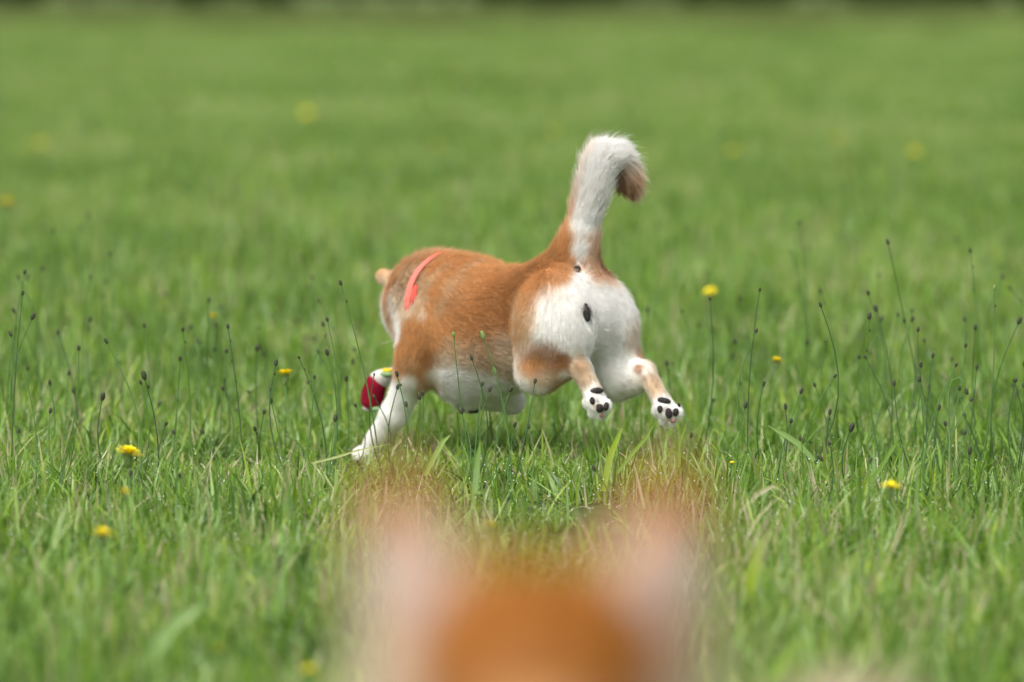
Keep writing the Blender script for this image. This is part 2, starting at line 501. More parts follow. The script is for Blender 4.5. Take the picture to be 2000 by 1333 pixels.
# ------------------------------------------------------------------ implicit surfaces (smoothly blended body) -> one mesh
class Body:
    def __init__(s):
        s.P = []

    def cone(s, a, b, r1, r2, col, k=.02, flow=1, flen=.016, up=.3):
        s.P.append(dict(t=0, a=np.asarray(a, float), b=np.asarray(b, float), r1=r1, r2=r2, col=np.array(col[:3]), k=k, flow=flow, flen=flen, up=up))

    def ell(s, c, axes, r, col, k=.02, flow=None, flen=.016, up=.3):
        fl = np.asarray(flow, float)
        s.P.append(dict(t=1, a=np.asarray(c, float), ax=np.asarray(axes, float), r=np.asarray(r, float), col=np.array(col[:3]), k=k, fv=norm(fl), flen=flen, up=up))

    def chain(s, pts, rad, col, k=.02, flow=1, flen=.02, up=.4):
        s.P.append(dict(t=2, p=np.asarray(pts, float), rad=np.asarray(rad, float), col=np.array(col[:3]), k=k, flow=flow, flen=flen, up=up))

    @staticmethod
    def dist(q, X):
        if q['t'] == 2:
            p, R_ = q['p'], q['rad']; best = None
            for i in range(len(p) - 1):
                ba = p[i + 1] - p[i]; t_ = np.clip(((X - p[i]) @ ba) / (ba @ ba), 0, 1)
                e = np.sqrt(((X - p[i] - t_[..., None] * ba) ** 2).sum(-1)) - (R_[i] + (R_[i + 1] - R_[i]) * t_)
                best = e if best is None else np.minimum(best, e)
            return best
        if q['t'] == 0:
            a, b, r1, r2 = q['a'], q['b'], q['r1'], q['r2']
            ba = b - a; l2 = ba @ ba; rr = r1 - r2; a2 = l2 - rr * rr; il2 = 1 / l2
            pa = X - a; y = pa @ ba; z = y - l2
            x2 = ((pa * l2 - y[..., None] * ba) ** 2).sum(-1)
            y2 = y * y * l2; z2 = z * z * l2
            k = np.sign(rr) * rr * rr * x2
            d3 = (np.sqrt(np.maximum(x2 * a2 * il2, 0)) + y * rr) * il2 - r1
            d = np.where(np.sign(z) * a2 * z2 > k, np.sqrt(x2 + z2) * il2 - r2, np.where(np.sign(y) * a2 * y2 < k, np.sqrt(x2 + y2) * il2 - r1, d3))
            return d
        L = (X - q['a']) @ q['ax'].T
        k0 = np.sqrt(((L / q['r']) ** 2).sum(-1)); k1 = np.sqrt(((L / q['r'] ** 2) ** 2).sum(-1))
        return k0 * (k0 - 1) / np.maximum(k1, 1e-9)

    def bounds(s, q):
        if q['t'] == 0:
            lo = np.minimum(q['a'] - q['r1'], q['b'] - q['r2']); hi = np.maximum(q['a'] + q['r1'], q['b'] + q['r2'])
        elif q['t'] == 2:
            lo = (q['p'] - q['rad'][:, None]).min(0); hi = (q['p'] + q['rad'][:, None]).max(0)
        else:
            R = q['r'].max(); lo, hi = q['a'] - R, q['a'] + R
        return lo, hi

    def sdf(s, X):
        d = None
        for q in s.P:
            e = s.dist(q, X)
            if d is None: d = e; continue
            h = np.maximum(q['k'] - np.abs(d - e), 0) / q['k']
            d = np.minimum(d, e) - h * h * q['k'] * .25
        return d

    def mesh(s, h):
        B = [s.bounds(q) for q in s.P]
        lo = np.min([b[0] for b in B], 0) - .02; hi = np.max([b[1] for b in B], 0) + .02
        n = np.ceil((hi - lo) / h).astype(int) + 1
        F = np.full(n, .08)
        for q, (l, u) in zip(s.P, B):
            pad = q['k'] + .03
            i0 = np.clip(np.floor((l - pad - lo) / h).astype(int), 0, n); i1 = np.clip(np.ceil((u + pad - lo) / h).astype(int) + 1, 0, n)
            ax = [lo[i] + h * np.arange(i0[i], i1[i]) for i in range(3)]
            X = np.stack(np.meshgrid(*ax, indexing='ij'), -1)
            e = s.dist(q, X)
            sl = tuple(slice(i0[i], i1[i]) for i in range(3))
            d = F[sl]; hh = np.maximum(q['k'] - np.abs(d - e), 0) / q['k']
            F[sl] = np.minimum(d, e) - hh * hh * q['k'] * .25
        return surface_nets(F, lo, h)

    def raycast(s, px, py, d0=1.0, d1=12.0):
        r = ray(px, py); L = np.linalg.norm(r); t = d0
        for _ in range(200):
            X = CAM + r * t
            d = float(s.sdf(X[None])[0])
            if d < .0004: return X
            t += d * .8 / L
            if t > d1: break
        # missed: closest approach
        ts = np.linspace(d0, d1, 3000); X = CAM + r * ts[:, None]
        return X[np.argmin(s.sdf(X))]

    def normal(s, X, e=.002):
        E = np.eye(3) * e
        return norm(np.array([s.sdf((X + E[i])[None])[0] - s.sdf((X - E[i])[None])[0] for i in range(3)]))


def surface_nets(F, lo, h):
    S = F < 0
    n = np.array(F.shape)
    acc = np.zeros(tuple(n - 1) + (3,)); cnt = np.zeros(tuple(n - 1))
    edges = []
    for a in range(3):
        sl0 = [slice(None)] * 3; sl1 = [slice(None)] * 3
        sl0[a] = slice(0, -1); sl1[a] = slice(1, None)
        c = np.argwhere(S[tuple(sl0)] != S[tuple(sl1)])
        f0 = F[tuple(c.T)]; c1 = c.copy(); c1[:, a] += 1
        f1 = F[tuple(c1.T)]
        p = c.astype(float); p[:, a] += f0 / (f0 - f1)
        b1, b2 = [(1, 2), (2, 0), (0, 1)][a]
        ok = (c[:, b1] > 0) & (c[:, b2] > 0) & (c[:, b1] < n[b1] - 1) & (c[:, b2] < n[b2] - 1)
        c, p, f0 = c[ok], p[ok], f0[ok]
        cells = []
        for o1, o2 in ((1, 1), (0, 1), (0, 0), (1, 0)):
            cc = c.copy(); cc[:, b1] -= o1; cc[:, b2] -= o2
            np.add.at(acc, tuple(cc.T), p); np.add.at(cnt, tuple(cc.T), 1)
            cells.append(cc)
        edges.append((cells, f0 < 0))
    idx = -np.ones(tuple(n - 1), int)
    m_ = cnt > 0
    idx[m_] = np.arange(m_.sum())
    V = lo + h * acc[m_] / cnt[m_][:, None]
    Q = []
    for cells, ins in edges:
        q = np.stack([idx[tuple(c.T)] for c in cells], 1)
        q[~ins] = q[~ins][:, ::-1]
        Q.append(q)
    return V, np.concatenate(Q)


def vert_normals(V, Q):
    fn = np.cross(V[Q[:, 2]] - V[Q[:, 0]], V[Q[:, 3]] - V[Q[:, 1]])
    N = np.zeros_like(V)
    for k in range(4): np.add.at(N, Q[:, k], fn)
    return norm(N), fn


def fields(body, V):
    W = np.zeros(len(V)); C = np.zeros((len(V), 3)); FL = np.zeros((len(V), 3)); LN = np.zeros(len(V)); U = np.zeros(len(V))
    D = np.stack([body.dist(q, V) for q in body.P])
    D = D - D.min(0)
    for q, d in zip(body.P, D):
        w_ = np.exp(-d / .009)
        if q['t'] == 2:                                  # smooth tangent along the chain
            T_ = norm(np.gradient(q['p'], axis=0)); ww = np.stack([np.exp(-((V - c_) ** 2).sum(1) / .012 ** 2) for c_ in q['p']], 1) + 1e-12
            fv = norm(ww @ T_)
        else:
            fv = q['fv'] if q['t'] == 1 else norm(q['b'] - q['a']) * q['flow']
        W += w_; C += w_[:, None] * q['col']; FL += w_[:, None] * fv; LN += w_ * q['flen']; U += w_ * q['up']
    return C / W[:, None], FL / W[:, None], LN / W, U / W


def noise3(X, sc, seed):
    r = np.random.default_rng(seed); o = 0
    for k in range(5):
        d = norm(r.normal(size=3)) * sc * (1 + k * .7)
        o = o + np.sin(X @ d + r.uniform(0, 6.28)) / (1 + k * .5)
    return o / 2.4


def grow_fur(body_obj, V, Q, N, C, FL, LN, U, nh, parent, seed, rad=.00028, keep=None, pts=5, clump=.3):
    r = np.random.default_rng(seed)
    fn = np.cross(V[Q[:, 2]] - V[Q[:, 0]], V[Q[:, 3]] - V[Q[:, 1]]); ar = np.linalg.norm(fn, axis=1)
    k = r.choice(len(Q), nh, p=ar / ar.sum())
    u, v = r.uniform(0, 1, (2, nh, 1))
    w4 = [(1 - u) * (1 - v), u * (1 - v), u * v, (1 - u) * v]
    lerp = lambda A: sum(w4[i] * (A[Q[k, i]] if A.ndim == 2 else A[Q[k, i]][:, None]) for i in range(4))
    P0 = lerp(V); Nn = norm(lerp(N)); Cc = lerp(C); Fl = lerp(FL); Ln = lerp(LN)[:, 0]; Uu = lerp(U)[:, 0]
    m_ = Ln > .0015
    P0, Nn, Cc, Fl, Ln, Uu = P0[m_], Nn[m_], Cc[m_], Fl[m_], Ln[m_], Uu[m_]
    n = len(P0)
    # locks of hair share a direction: low-frequency wander
    wob = np.stack([noise3(P0, 55, 11), noise3(P0, 60, 12), noise3(P0, 65, 13)], 1) * clump \
        + np.stack([noise3(P0, 240, 14), noise3(P0, 260, 15), noise3(P0, 250, 16)], 1) * clump * .6
    Fl = Fl + wob * (.5 * np.clip(1.5 - Ln / .025, .3, 1))[:, None] + r.normal(0, .16, (n, 3))
    T = norm(Fl - (Fl * Nn).sum(1, keepdims=True) * Nn)
    stray = r.uniform(0, 1, n) < .07
    L = (Ln * r.uniform(.6, 1.15, n) * np.where(stray, 1.35, 1))[:, None]
    up = (Uu + r.normal(0, .07, n) + noise3(P0, 90, 17) * .07 + stray * .22)[:, None]
    P = np.zeros((n, pts, 3))
    P[:, 0] = P0 - Nn * .001
    for i_ in range(1, pts):
        s_ = (i_ - .5) / (pts - 1)
        d = norm(T + Nn * (up * (1.9 - 1.5 * s_)) + np.array([0, 0, -.12]) * s_)
        P[:, i_] = P[:, i_ - 1] + d * L / (pts - 1)
    # locks: strands lean towards the tip of the lock they belong to
    from mathutils.kdtree import KDTree
    ng = max(200, n // 13); kt = KDTree(ng); gi_ = r.choice(n, ng, replace=False)
    for i_, g_ in enumerate(gi_): kt.insert(P0[g_], i_)
    kt.balance()
    own = gi_[np.array([kt.find(p_)[1] for p_ in P0])]
    cw = (np.clip(r.normal(.33, .16, n), 0, .7) * np.clip(Ln / .018, .3, 1.25) * np.where(stray, .3, 1))[:, None]
    for i_ in range(1, pts):
        P[:, i_] += (P[own, i_] - P[:, i_]) * cw * (i_ / (pts - 1)) ** 1.3
    shade_ = 1 + r.normal(0, .05, n)[own][:, None]
    hc = bpy.data.hair_curves.new('fur')
    hc.add_curves([pts] * n)
    hc.attributes['position'].data.foreach_set('vector', P.astype(np.float32).ravel())
    ra = hc.attributes.get('radius') or hc.attributes.new('radius', 'FLOAT', 'POINT')
    rr = np.linspace(1, .15, pts) ** .8 * rad
    rr = np.tile(rr, n) * np.repeat(.7 + Ln / .02 * .4, pts)
    ra.data.foreach_set('value', rr.astype(np.float32))
    lowf = (noise3(P0, 28, 41) * .07 + noise3(P0, 60, 42) * .06)[:, None] * np.array([.8, 1.0, 1.2]) + 1
    Cc = np.where(Cc.mean(1, keepdims=True) < .6, Cc * lowf, Cc)
    var = r.normal(1, .11, (n, 1)) + noise3(P0, 130, 18)[:, None] * .07
    Cc = np.clip(Cc * (1 + (var - 1) * np.where(Cc.mean(1, keepdims=True) > .7, .4, 1)) * shade_, 0, .93)
    # each hair is a little darker at the root and paler at the tip
    ca = hc.attributes.new('Col', 'FLOAT_COLOR', 'POINT')
    tt = np.linspace(0, 1, pts)[None, :, None]; tipc = np.array([.86, .66, .42])
    cp = Cc[:, None, :] * np.where(Cc.mean(1)[:, None, None] > .7, 1, .88 + .12 * tt); k_ = (tt ** 2) * .17 * (Cc.mean(1)[:, None, None] < .72) * (Cc.mean(1)[:, None, None] > .19)
    cp = cp * (1 - k_) + tipc * k_
    ca.data.foreach_set('color', np.concatenate([cp, np.ones((n, pts, 1))], 2).astype(np.float32).ravel())
    o = link('fur', hc, parent, M['fur'])
    return o


def brush(C, V, X, rad, col, soft=.5, amount=1.0, wob=.25):
    """soft coat marking round point X"""
    d = np.linalg.norm(V - X, axis=1) / rad + noise3(V, 60, 31) * wob * .35 + noise3(V, 220, 32) * wob * .25
    w_ = np.clip((1 + soft / 2 - d) / soft, 0, 1); w_ = (w_ * w_ * (3 - 2 * w_) * amount)[:, None]
    C[:] = C * (1 - w_) + np.array(col[:3]) * w_


def body_mesh(name, V, Q, C, parent):
    me = mesh_np(name, V, Q)
    ca = me.attributes.new('Col', 'FLOAT_COLOR', 'POINT')
    ca.data.foreach_set('color', np.concatenate([C, np.ones((len(C), 1))], 1).astype(np.float32).ravel())
    return link(name, me, parent, M['skin'])


ORANGE = (.68, .37, .145); RUST = (.43, .195, .062); CREAM = (.70, .53, .34); WHITE = (.92, .905, .87); PALE = (.76, .66, .53); TAN = (.62, .39, .20); MOT = (.30, .16, .09); GREY = (.42, .38, .33)

# ------------------------------------------------------------------ running dog
f = norm([-.75, .66, 0]); l = norm([-.66, -.75, 0]); z = np.array([0, 0, 1.0])
O = at(1140, 590, 9.42)
AX = np.stack([f, l, z])


def J(px, py, a=0.0):
    r = ray(px, py); t_ = (a + (O - CAM) @ l) / (r @ l)
    return CAM + r * t_


dog = Body()
back = -f
# torso
dog.cone(J(897, 624), J(1005, 632), .100, .096, ORANGE, .03, flen=.017)
dog.cone(J(1005, 630), J(1082, 612), .097, .082, ORANGE, .03, flen=.017)
dog.cone(J(922, 700), J(1030, 668), .088, .066, WHITE, .05, flen=.018)
dog.cone(J(1085, 594), J(1126, 590), .076, .060, ORANGE, .04, flen=.018)
dog.cone(J(1085, 622), J(1134, 628), .080, .068, WHITE, .04, flen=.018, up=.35)
# neck, head
dog.cone(J(848, 588, -.015), J(905, 606), .082, .096, ORANGE, .05, flen=.02, up=.35)
dog.cone(J(828, 589, -.035), J(850, 588, -.015), .066, .082, (.80, .63, .44), .04, flen=.02, up=.35)
dog.ell(J(820, 592, -.04), AX, (.066, .06, .064), (.82, .68, .50), .03, flow=back, flen=.014)
dog.ell(J(810, 618, -.02), AX, (.048, .042, .046), WHITE, .03, flow=norm(back - z * .3), flen=.016, up=.45)
dog.cone(J(818, 625, -.04), J(822, 692, -.05), .040, .024, WHITE, .02, flow=-1, flen=.008)
# left ear (folded out and back), right ear behind the skull
dog.cone(J(778, 552, -.01), J(760, 546, -.002), .022, .015, TAN, .012, flen=.006)
dog.ell(J(749, 541, .0), AX, (.018, .009, .0155), TAN, .006, flow=f, flen=.007)
dog.cone(J(815, 545, -.09), J(790, 540, -.10), .021, .010, ORANGE, .012, flen=.006)
# chest front and shoulder
dog.cone(J(880, 640), J(860, 660, .01), .088, .07, WHITE, .04, flen=.018)
dog.ell(J(862, 610, .062), AX, (.055, .035, .075), ORANGE, .03, flow=norm(back - z), flen=.015)
dog.cone(J(842, 640, .075), J(818, 700, .08), .045, .040, ORANGE, .03, flen=.013)
dog.cone(J(822, 695, .08), J(812, 725, .078), .038, .034, ORANGE, .02, flen=.014)
# planted left foreleg
dog.cone(J(806, 735, .075), J(770, 810, .072), .031, .024, WHITE, .02, flen=.009, up=.25)
dog.cone(J(770, 810, .072), J(730, 866, .068), .024, .0195, WHITE, .015, flen=.007, up=.25)
dog.ell(J(716, 888, .066), AX, (.032, .022, .017), WHITE, .015, flow=f, flen=.006)
for s_ in (-.012, 0, .012):
    dog.ell(J(704, 893, .066 + s_), AX, (.013, .0075, .011), WHITE, .006, flow=f, flen=.004)
# folded right foreleg under the chest
dog.cone(J(975, 735, -.07), J(1000, 784, -.10), .030, .022, WHITE, .02, flen=.01)
dog.cone(J(1000, 784, -.10), J(935, 778, -.045), .020, .020, WHITE, .012, flen=.008)
dog.ell(J(915, 788, -.01), AX, (.030, .022, .017), WHITE, .012, flow=f, flen=.007)
# left hind leg
dog.ell(J(1082, 632, .060), AX, (.086, .053, .098), CREAM, .012, flow=norm(back * .5 - z), flen=.018, up=.3)
dog.cone(J(1078, 640, .062), J(1052, 722, .078), .066, .038, CREAM, .018, flen=.015)
dog.cone(J(1054, 726, .078), J(1092, 711, .068), .037, .026, TAN, .02, flen=.011)
dog.cone(J(1092, 712, .068), J(1124, 688, .062), .026, .0155, TAN, .015, flen=.008)
dog.cone(J(1122, 684, .062), J(1131, 718, .060), .0145, .0185, PALE, .010, flen=.009)
dog.cone(J(1131, 715, .060), J(1154, 757, .055), .0185, .0160, PALE, .012, flen=.009)
dog.ell(J(1164, 782, .052), np.stack([norm(J(1172, 800, .05) - J(1152, 755, .05)), l, np.cross(norm(J(1172, 800, .05) - J(1152, 755, .05)), l)]), (.027, .021, .016), WHITE, .010, flow=norm(J(1172, 800, .05) - J(1152, 755, .05)), flen=.009, up=.4)
# right hind leg
dog.ell(J(1166, 636, -.055), AX, (.076, .050, .090), WHITE, .035, flow=norm(back * .5 - z), flen=.018, up=.3)
dog.cone(J(1176, 645, -.058), J(1200, 728, -.065), .060, .045, WHITE, .03, flen=.014)
dog.cone(J(1203, 727, -.065), J(1234, 735, -.070), .046, .030, WHITE, .025, flen=.011)
dog.cone(J(1234, 735, -.070), J(1258, 728, -.072), .029, .017, PALE, .015, flen=.007)
dog.cone(J(1259, 724, -.072), J(1290, 780, -.074), .0170, .0155, PALE, .012, flen=.009)
dog.ell(J(1300, 798, -.075), np.stack([norm(J(1312, 815, -.07) - J(1285, 770, -.07)), l, np.cross(norm(J(1312, 815, -.07) - J(1285, 770, -.07)), l)]), (.026, .022, .016), WHITE, .010, flow=norm(J(1312, 815, -.07) - J(1285, 770, -.07)), flen=.009, up=.4)
# toes
TOES = [(1148, 786, .058, 1), (1158, 803, .053, 1), (1173, 807, .048, 1), (1184, 793, .044, 1),
        (1283, 801, -.068, 1), (1296, 817, -.072, 1), (1312, 819, -.077, 1), (1323, 805, -.081, 1)]
for px, py, a_, _ in TOES:
    dog.ell(J(px, py, a_), AX, (.0100, .0095, .0135), WHITE, .0035, flow=-z, flen=.006, up=.45)
# tail
tp = [(1118, 522, 0, .038), (1128, 478, -.002, .030), (1143, 420, -.010, .023), (1156, 370, -.018, .0235), (1166, 335, -.026, .0245), (1177, 312, -.036, .025)]
tp2 = [(1186, 308, -.050, .021), (1203, 307, -.070, .020), (1217, 325, -.085, .017), (1226, 347, -.092, .015), (1233, 364, -.096, .007)]


def crom(P, n):
    P = np.asarray(P, float); P = np.concatenate([[2 * P[0] - P[1]], P, [2 * P[-1] - P[-2]]]); out = []
    for i_ in range(1, len(P) - 2):
        for u_ in np.linspace(0, 1, n, endpoint=False):
            a_, b_, c_, d_ = P[i_ - 1:i_ + 3]
            out.append(.5 * ((2 * b_) + (c_ - a_) * u_ + (2 * a_ - 5 * b_ + 4 * c_ - d_) * u_ ** 2 + (3 * b_ - a_ - 3 * c_ + d_) * u_ ** 3))
    out.append(P[-2]); return np.array(out)


tq_ = crom([np.concatenate([J(*q[:3]), [q[3]]]) for q in tp], 4)
dog.cone(J(1112, 545), J(1126, 482), .052, .032, ORANGE, .04, flen=.018)
dog.chain(tq_[:, :3], tq_[:, 3], WHITE, .02, flen=.032, up=.30)
tq2_ = crom([np.concatenate([J(*q[:3]), [q[3]]]) for q in tp2], 4)
dog.chain(tq2_[:, :3], tq2_[:, 3], WHITE, .006, flen=.034, up=.42)

V, Q = dog.mesh(.0035)
N, _ = vert_normals(V, Q)
C, FL, LN, U = fields(dog, V)
LV = (V - O) @ AX.T                     # local coordinates: forward, left, up
# countershading of the coat: white below, orange above on the torso
H = lambda px, py: dog.raycast(px, py, 8.5, 11)
top = np.clip((N[:, 2] + .15) / .35, 0, 1)
B = [  # (px, py, radius m, colour, softness, amount)
    # saddle and flank
    (1040, 540, .085, ORANGE, .6, 1), (970, 560, .085, ORANGE, .6, 1), (910, 590, .075, ORANGE, .6, 1), (930, 650, .06, ORANGE, .7, .9), (1000, 620, .055, ORANGE, .7, .8),
    (1000, 560, .06, RUST, 1.2, .55), (960, 600, .045, RUST, 1.2, .5), (985, 640, .03, RUST, 1.3, .5), (1015, 545, .03, RUST, 1.3, .4), (960, 560, .03, RUST, 1.4, .3), (900, 560, .03, TAN, 1.4, .35), (945, 660, .03, TAN, 1.4, .4), (1080, 510, .04, RUST, 1.2, .5), (1060, 530, .04, RUST, 1.3, .35),
    (885, 695, .03, CREAM, 1.2, .8), (985, 690, .04, PALE, 1.0, .8), (940, 725, .055, PALE, 1.0, .7), (950, 760, .05, WHITE, .8, 1), (890, 745, .035, WHITE, .9, 1), (1010, 725, .04, WHITE, .8, 1), (1020, 680, .022, WHITE, .9, .9),
    # rump
    (1130, 600, .085, WHITE, .45, 1), (1190, 620, .075, WHITE, .5, 1), (1095, 640, .060, WHITE, .7, .9), (1160, 680, .05, WHITE, .7, 1), (1200, 700, .05, WHITE, .7, 1),
    (1023, 625, .028, CREAM, 1.2, .6), (1012, 640, .028, TAN, 1.2, .7), (1012, 590, .026, TAN, 1.0, .8), (1035, 552, .032, ORANGE, .9, .9), (1030, 585, .02, TAN, 1.2, .6), (1085, 535, .028, ORANGE, .7, .9), (1020, 700, .03, TAN, 1.2, .6),
    (1187, 528, .016, RUST, .9, .9), (1170, 515, .014, RUST, .9, .9), (1130, 545, .022, WHITE, .7, 1),
    # hind legs
    (1068, 700, .034, RUST, .7, .75), (1040, 715, .024, ORANGE, .8, .8), (1095, 697, .016, RUST, .8, .8), (1060, 745, .028, PALE, 1.0, .7), (1045, 765, .02, WHITE, 1.2, .8), (1100, 735, .012, WHITE, 1, .8),
    (1125, 678, .014, WHITE, 1, .8), (1135, 712, .016, TAN, 1.3, .55), (1142, 740, .014, CREAM, 1.2, .7), (1165, 785, .036, WHITE, .5, .9),
    (1252, 690, .024, ORANGE, 1.0, .85), (1245, 720, .010, RUST, 1.0, .7), (1240, 650, .03, PALE, 1.2, .7), (1262, 722, .012, WHITE, 1, .7), (1275, 745, .016, CREAM, 1.2, .7), (1285, 765, .014, TAN, 1.2, .5), (1302, 802, .034, WHITE, .5, .9), (1235, 765, .02, WHITE, 1, .8),
    # shoulder and foreleg
    (835, 640, .045, ORANGE, .8, .8), (815, 690, .034, ORANGE, .6, .95), (838, 700, .020, RUST, 1.0, .7), (800, 715, .022, TAN, .9, .8), (800, 745, .02, WHITE, .8, .9), (780, 770, .03, WHITE, .5, 1), (855, 730, .02, WHITE, 1, .9),
    # neck and head
    (850, 505, .035, ORANGE, 1.0, .9), (810, 518, .022, ORANGE, 1.2, .5), (790, 545, .028, CREAM, 1.2, .8), (812, 562, .024, CREAM, 1.2, .8), (820, 530, .016, TAN, 1.4, .7), (768, 600, .03, PALE, .9, .9), (778, 635, .034, WHITE, .8, .95), (795, 600, .02, CREAM, 1.0, .7), (770, 552, .006, RUST, 1, .6),
    (850, 560, .022, ORANGE, 1, .8), (845, 600, .020, ORANGE, 1, .7), (824, 612, .010, PALE, 1, .8), (828, 585, .009, CREAM, 1, .7), (836, 555, .008, CREAM, 1, .6),
    (1131, 700, .006, MOT, 1.4, .5), (1124, 712, .005, MOT, 1.4, .5), (1138, 748, .005, MOT, 1.4, .45), (1150, 735, .006, MOT, 1.4, .35), (1258, 740, .006, MOT, 1.4, .5), (1268, 730, .005, MOT, 1.4, .4), (1282, 755, .006, MOT, 1.4, .3),
    (790, 560, .030, PALE, 1.0, .9), (800, 590, .028, PALE, 1.0, .9), (815, 555, .022, CREAM, 1.2, .9), (768, 590, .03, WHITE, 1.0, .8), (800, 530, .022, CREAM, 1.2, .8),
    (1121, 676, .012, WHITE, 1, .9), (1128, 690, .010, PALE, 1, .8), (1018, 650, .016, CREAM, 1.3, .5), (1030, 610, .016, CREAM, 1.3, .4),
    (1250, 630, .022, PALE, 1.2, .4), (940, 700, .03, CREAM, 1.4, .5), (862, 700, .016, PALE, 1.2, .8), (870, 670, .016, CREAM, 1.2, .7),
    (1165, 781, .006, GREY, 1.4, .7), (1177, 802, .005, GREY, 1.4, .7), (1163, 793, .004, TAN, 1.4, .6), (1298, 797, .006, GREY, 1.4, .7), (1313, 806, .005, GREY, 1.4, .7), (1302, 820, .004, TAN, 1.4, .6), (1318, 820, .004, TAN, 1.4, .5),
    (1138, 722, .007, MOT, 1.5, .4), (1147, 752, .006, MOT, 1.5, .35), (1275, 742, .006, MOT, 1.5, .3), (1247, 718, .006, RUST, 1.4, .5),
    # tail base
    (1095, 480, .020, ORANGE, .8, .9), (1100, 460, .014, ORANGE, .9, .8), (1170, 490, .012, ORANGE, .8, .9), (1130, 500, .018, WHITE, .8, 1), (1137, 450, .028, WHITE, .7, 1),
]
for px, py, rd, cc, so, am in B:
    brush(C, V, H(px, py), rd, cc, so, am, .7 if cc is MOT or cc is GREY else .3)
for dx_, dz_, rd, cc, am in ((-.055, 0, .055, PALE, .9), (-.05, -.035, .045, WHITE, .9), (-.03, .03, .035, CREAM, .7)):
    brush(C, V, J(820, 592, -.04) + [dx_, .01, dz_], rd, cc, .8, am)
X_ = H(792, 560); brush(C, V, X_, .045, CREAM, 1.0, .75); brush(C, V, H(790, 590), .03, PALE, 1.0, .7)
# pale fold lines where the coat parts over the shoulder
for line in ([(930, 508), (898, 528), (873, 556), (858, 590), (850, 622)], [(868, 518), (845, 535), (828, 560), (818, 590), (813, 612)]):
    for k in range(len(line) - 1):
        for u_ in np.linspace(0, 1, 4)[:-1]:
            q_ = np.array(line[k]) * (1 - u_) + np.array(line[k + 1]) * u_
            brush(C, V, H(*q_), .011, CREAM, 1.3, .36, .5)
for q_ in ((1007, 610), (1006, 640), (1007, 670), (1012, 700), (1018, 730)):
    brush(C, V, H(*q_), .009, PALE, 1.2, .5)
for q_, a_ in (((880, 590), .3), ((900, 640), .25), ((1075, 560), .25)):
    brush(C, V, H(*q_), .022, TAN, 1.5, a_)
# dorsal side of the tail (away from the camera) is orange, tip brown with shade painted dark on its inner side
tip = J(1215, 345, -.07)
dT = np.linalg.norm(V - J(1222, 345, -.085), axis=1)
w_ = np.clip((.045 - dT) / .03, 0, 1)[:, None]
C = C * (1 - w_ * .85) + np.array(TAN) * w_ * .85
w_ = (np.clip((.032 - np.linalg.norm(V - J(1212, 352, -.080), axis=1)) / .02, 0, 1))[:, None]
C = C * (1 - w_ * .8) + np.array((.22, .09, .035)) * w_ * .8
dor = (LV[:, 2] > .12) & (N @ norm(f * .9 + l * .2) > .35)
dw = (.75 - .55 * np.clip((LV[:, 2] - .13) / .08, 0, 1))[dor][:, None]
C[dor] = C[dor] * (1 - dw) + np.array(ORANGE) * dw

running = empty('dog', (O[0], O[1], 0), 'orange and white shiba type dog running away through the grass with raised tail', 'dog')
body = body_mesh('body', V, Q, C, running)

# bare spots and pads
PADS = [(1166, 763, 16, 7.5, 0, 'pad'), (1157, 783, 7, 9, -15, 'pad'), (1171, 798, 9, 11, -10, 'pad'), (1184, 794, 6.5, 11, 12, 'pad'), (1187, 777, 4, 5, 10, 'pad'), (1176, 813, 6, 4, 0, 'pink'),
        (1297, 783, 17, 7.5, 12, 'pad'), (1289, 800, 7, 9, -5, 'pad'), (1306, 808, 9, 12, -12, 'pad'), (1320, 806, 7.5, 10, 10, 'pad'), (1326, 792, 4, 6, -20, 'pad'), (1314, 823, 6, 4, 0, 'pink'),
        (900, 796, 12, 6, 30, 'pad'), (925, 803, 14, 6, -5, 'pad')]
for px, py, rx, ry, rot, mt in PADS:
    X = H(px, py); nn = dog.normal(X)
    vw = norm(CAM - X); nn = norm(nn + vw)
    u_ = norm(np.cross(z, nn)); v_ = np.cross(nn, u_)
    a_ = math.radians(-rot); u2 = u_ * math.cos(a_) + v_ * math.sin(a_); v2 = np.cross(nn, u2)
    sc = .00080
    pv_, pf_ = ellipsoid_vf(X + nn * .0005, np.stack([u2, v2, nn]), (rx * sc, ry * sc, .0045))
    pv_ = np.array(pv_); pv_ = X + (pv_ - X) * (1 + noise3(pv_, 330, 77)[:, None] * .13)
    o = link('paw_pad', mesh('paw_pad', pv_, pf_), running, M[mt])
    if mt == 'pink': o['label'] = 'small pinkish brown tip of the hind paw'
    LN = np.where(np.linalg.norm(V - X, axis=1) < min(rx, ry) * sc * .85, 0, LN)
for px, py, rx, ry, nm, lb in ((1127, 526, 8.5, 8.5, 'tail_root_spot', 'round black bare spot under the tail'), (1145, 611, 9, 21, 'rump_spot', 'long black bare spot low on the rump')):
    X = H(px, py); nn = norm(dog.normal(X) + norm(CAM - X))
    u_ = norm(np.cross(z, nn)); v_ = np.cross(nn, u_)
    if ry > 12: u_, v_ = norm(u_ + .12 * v_), norm(v_ - .12 * u_)
    o = link(nm, mesh(nm, *ellipsoid_vf(X + nn * .0015, np.stack([u_, v_, nn]), (rx * .00085, ry * .00085, .004))), running, M['pad'])
    o['label'] = lb
    for q_ in ((0,), (-.010, .0, .010))[ry > 12]:
        brush(C, V, X + z * q_, .0105, (.015, .014, .016), .6, 1, .6)
    LN = np.where(np.linalg.norm((V - X) / np.array([1, 1, 1 if ry < 12 else 2.0]), axis=1) < .011, .0035, LN)

grow_fur(body, V, Q, N, C, FL, LN, U, 300000, running, 3, rad=.00026)

